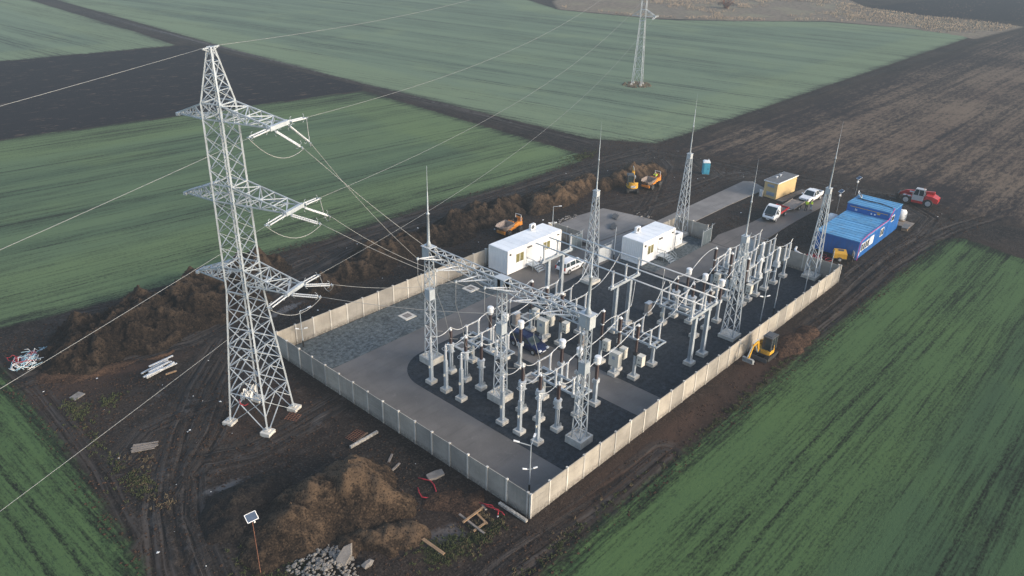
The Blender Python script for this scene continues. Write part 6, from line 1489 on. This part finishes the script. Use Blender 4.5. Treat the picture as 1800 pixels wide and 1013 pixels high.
M['straw'] = surf('dry_grass', (.11,.085,.05), .9, 0, .5, 2.5)
tufts('weeds', 'green and yellow weeds along the edge of the churned mud', 1, [(-6,2.2,2.2,1.1,130),(-3.5,1.3,2.4,.8,120),(-7.4,2.8,1.6,1.2,70),(-18.2,39,1.2,2.2,70),(-19.2,30,.8,6,60),(-18.9,25,1,2,70),(-15.4,8.6,1.8,1.4,70),(-17.4,11,1.4,2,60),(-1,-3.4,10,.5,120),(-15.5,38.4,1,1,40),(30,-4,16,.5,150),(78,56,4,1.6,160)], 'weed', .26)
tufts('dry_grass', 'tufts of dry grass along the edge of the churned mud', 1, [(-3.2,1.8,1.8,.9,30),(-2.4,2.6,.9,.6,22),(-4.5,1.0,2,.8,24),(-18.6,22,1,2.4,22),(-17.8,28,1.4,3,18),(0,-3.0,8,.6,30)], 'straw', .30)
# reeds: a low belt of dry stalks on the far horizon side of the fields
xs = rng.uniform(240, 430, 60000); ys = rng.uniform(40, 260, 60000); k = poly_sd(xs, ys, FIELDS[7][1]) > 1.5
k &= (fbm(xs, ys, .03, 3, 77)+.35*fbm(xs, ys, .3, 2, 3)) > -.02; xs, ys = xs[k], ys[k]
hh = rng.uniform(.35, .9, len(xs)); aa = rng.uniform(0, 6.28, len(xs)); ww = rng.uniform(.05, .14, len(xs))
V = np.stack([np.stack([xs-np.sin(aa)*ww, ys+np.cos(aa)*ww, 0*xs], -1), np.stack([xs+np.sin(aa)*ww, ys-np.cos(aa)*ww, 0*xs], -1), np.stack([xs+np.sin(aa)*ww*.6+.3, ys-np.cos(aa)*ww*.6, hh], -1), np.stack([xs-np.sin(aa)*ww*.7, ys+np.cos(aa)*ww*.7, hh*.9], -1)], 1).reshape(-1, 3)
me = bpy.data.meshes.new('reeds'); me.from_pydata(V.tolist(), [], (np.arange(len(xs)*4).reshape(-1, 4)).tolist()); M['reedstalk'] = surf('reed_stalk', (.215,.172,.128), .9, 0, .3, .15); me.materials.append(M['reedstalk']); o = bpy.data.objects.new('reeds', me); C.objects.link(o); stuff(tag(o, 'belt of dry tan reeds at the far end of the fields', 'reeds'))
t = thing('bush', 'dark bare bush standing in the far reed belt', 'bush', (306,152,0)); m = MB()
for q in range(46): a = random.uniform(0,6.28); r = random.uniform(.6,3.6); m.bar((random.uniform(-1,1),random.uniform(-1,1),0),(r*math.cos(a),r*math.sin(a),random.uniform(1.5,4.4)),.12)
part('stem', m, M['rust'], t); m = MB()
for q in range(700):
    a = random.uniform(0,6.28); r = 3.9*random.random()**.5; z = 1+3.6*random.random()*(1-(r/4.6)**2); s = random.uniform(.1,.3); x, y = r*math.cos(a), r*math.sin(a); o = (random.uniform(-s,s),random.uniform(-s,s),random.uniform(-s,s)); m.add([(x,y,z),(x+s,y+o[0],z+o[1]),(x+o[2],y+s,z+s)],[(0,1,2)])
M['twig'] = surf('bare_twigs', (.05,.042,.038), .9, 0, .3, 1); part('crown', m, M['twig'], t)
m = MB()
for q in range(260): a = random.uniform(0,6.28); r = 3.6*random.random()**.5; rock_mb(m, (138.6+r*math.cos(a)*1.1,85.3+r*math.sin(a),.05), random.uniform(.12,.35), (1,1,.7))
stuff(tag(part('rough_grass', m, M['straw'], None), 'rough brown tussocks round the feet of the distant pylon', 'tussocks'))

# ------------------------------------------------------------------ haze, sky, sun, camera
hz = bpy.data.materials.new('haze'); hz.use_nodes = True; nt = hz.node_tree; nt.nodes.clear(); out = nt.nodes.new('ShaderNodeOutputMaterial')
DEN = .00060
ab = nt.nodes.new('ShaderNodeVolumeAbsorption'); ab.inputs['Color'].default_value = (0,0,0,1); ab.inputs['Density'].default_value = DEN
em = nt.nodes.new('ShaderNodeEmission'); em.inputs['Color'].default_value = (.36,.42,.46,1); em.inputs['Strength'].default_value = DEN
ad = nt.nodes.new('ShaderNodeAddShader'); nt.links.new(ab.outputs[0], ad.inputs[0]); nt.links.new(em.outputs[0], ad.inputs[1]); nt.links.new(ad.outputs[0], out.inputs['Volume'])
m = MB(); m.bb(-2600,2800,-2600,2800,-30,75); o = part('haze', m, hz, None); struct(o)

SUN_EL, SUN_AZ = math.radians(19), math.radians(164)        # azimuth clockwise from +y
w = bpy.data.worlds.new('World'); scene.world = w; w.use_nodes = True; nt = w.node_tree
sky = nt.nodes.new('ShaderNodeTexSky'); sky.sky_type = 'NISHITA'; sky.sun_disc = False; sky.sun_elevation = SUN_EL; sky.sun_rotation = SUN_AZ
sky.altitude = 0; sky.air_density = 1.0; sky.dust_density = 3.0; sky.ozone_density = 1.0
nt.links.new(sky.outputs[0], nt.nodes['Background'].inputs[0]); nt.nodes['Background'].inputs[1].default_value = .33
sl = bpy.data.lights.new('Sun', 'SUN'); sl.energy = 2.5; sl.angle = math.radians(9); sl.color = (1, .93, .86); so = bpy.data.objects.new('Sun', sl); C.objects.link(so)
d = Vector((math.sin(SUN_AZ)*math.cos(SUN_EL), math.cos(SUN_AZ)*math.cos(SUN_EL), math.sin(SUN_EL))); so.rotation_euler = (-d).to_track_quat('-Z', 'Y').to_euler()
cam = bpy.data.cameras.new('Camera'); cam.sensor_width = 36; cam.lens = 1389.07672/1800*36; cam.clip_start = .5; cam.clip_end = 6000
co = bpy.data.objects.new('Camera', cam); C.objects.link(co); scene.camera = co
th, ro, yaw = .459723251, .0255057809, .839252758
F = Vector((math.sin(yaw)*math.cos(th), math.cos(yaw)*math.cos(th), -math.sin(th))); R = Vector((math.cos(yaw), -math.sin(yaw), 0)); U = R.cross(F)
R2 = R*math.cos(ro)+U*math.sin(ro); U2 = -R*math.sin(ro)+U*math.cos(ro)
co.matrix_world = Matrix(((R2.x,U2.x,-F.x,-36.0062375),(R2.y,U2.y,-F.y,-29.8477981),(R2.z,U2.z,-F.z,42.8696140),(0,0,0,1)))
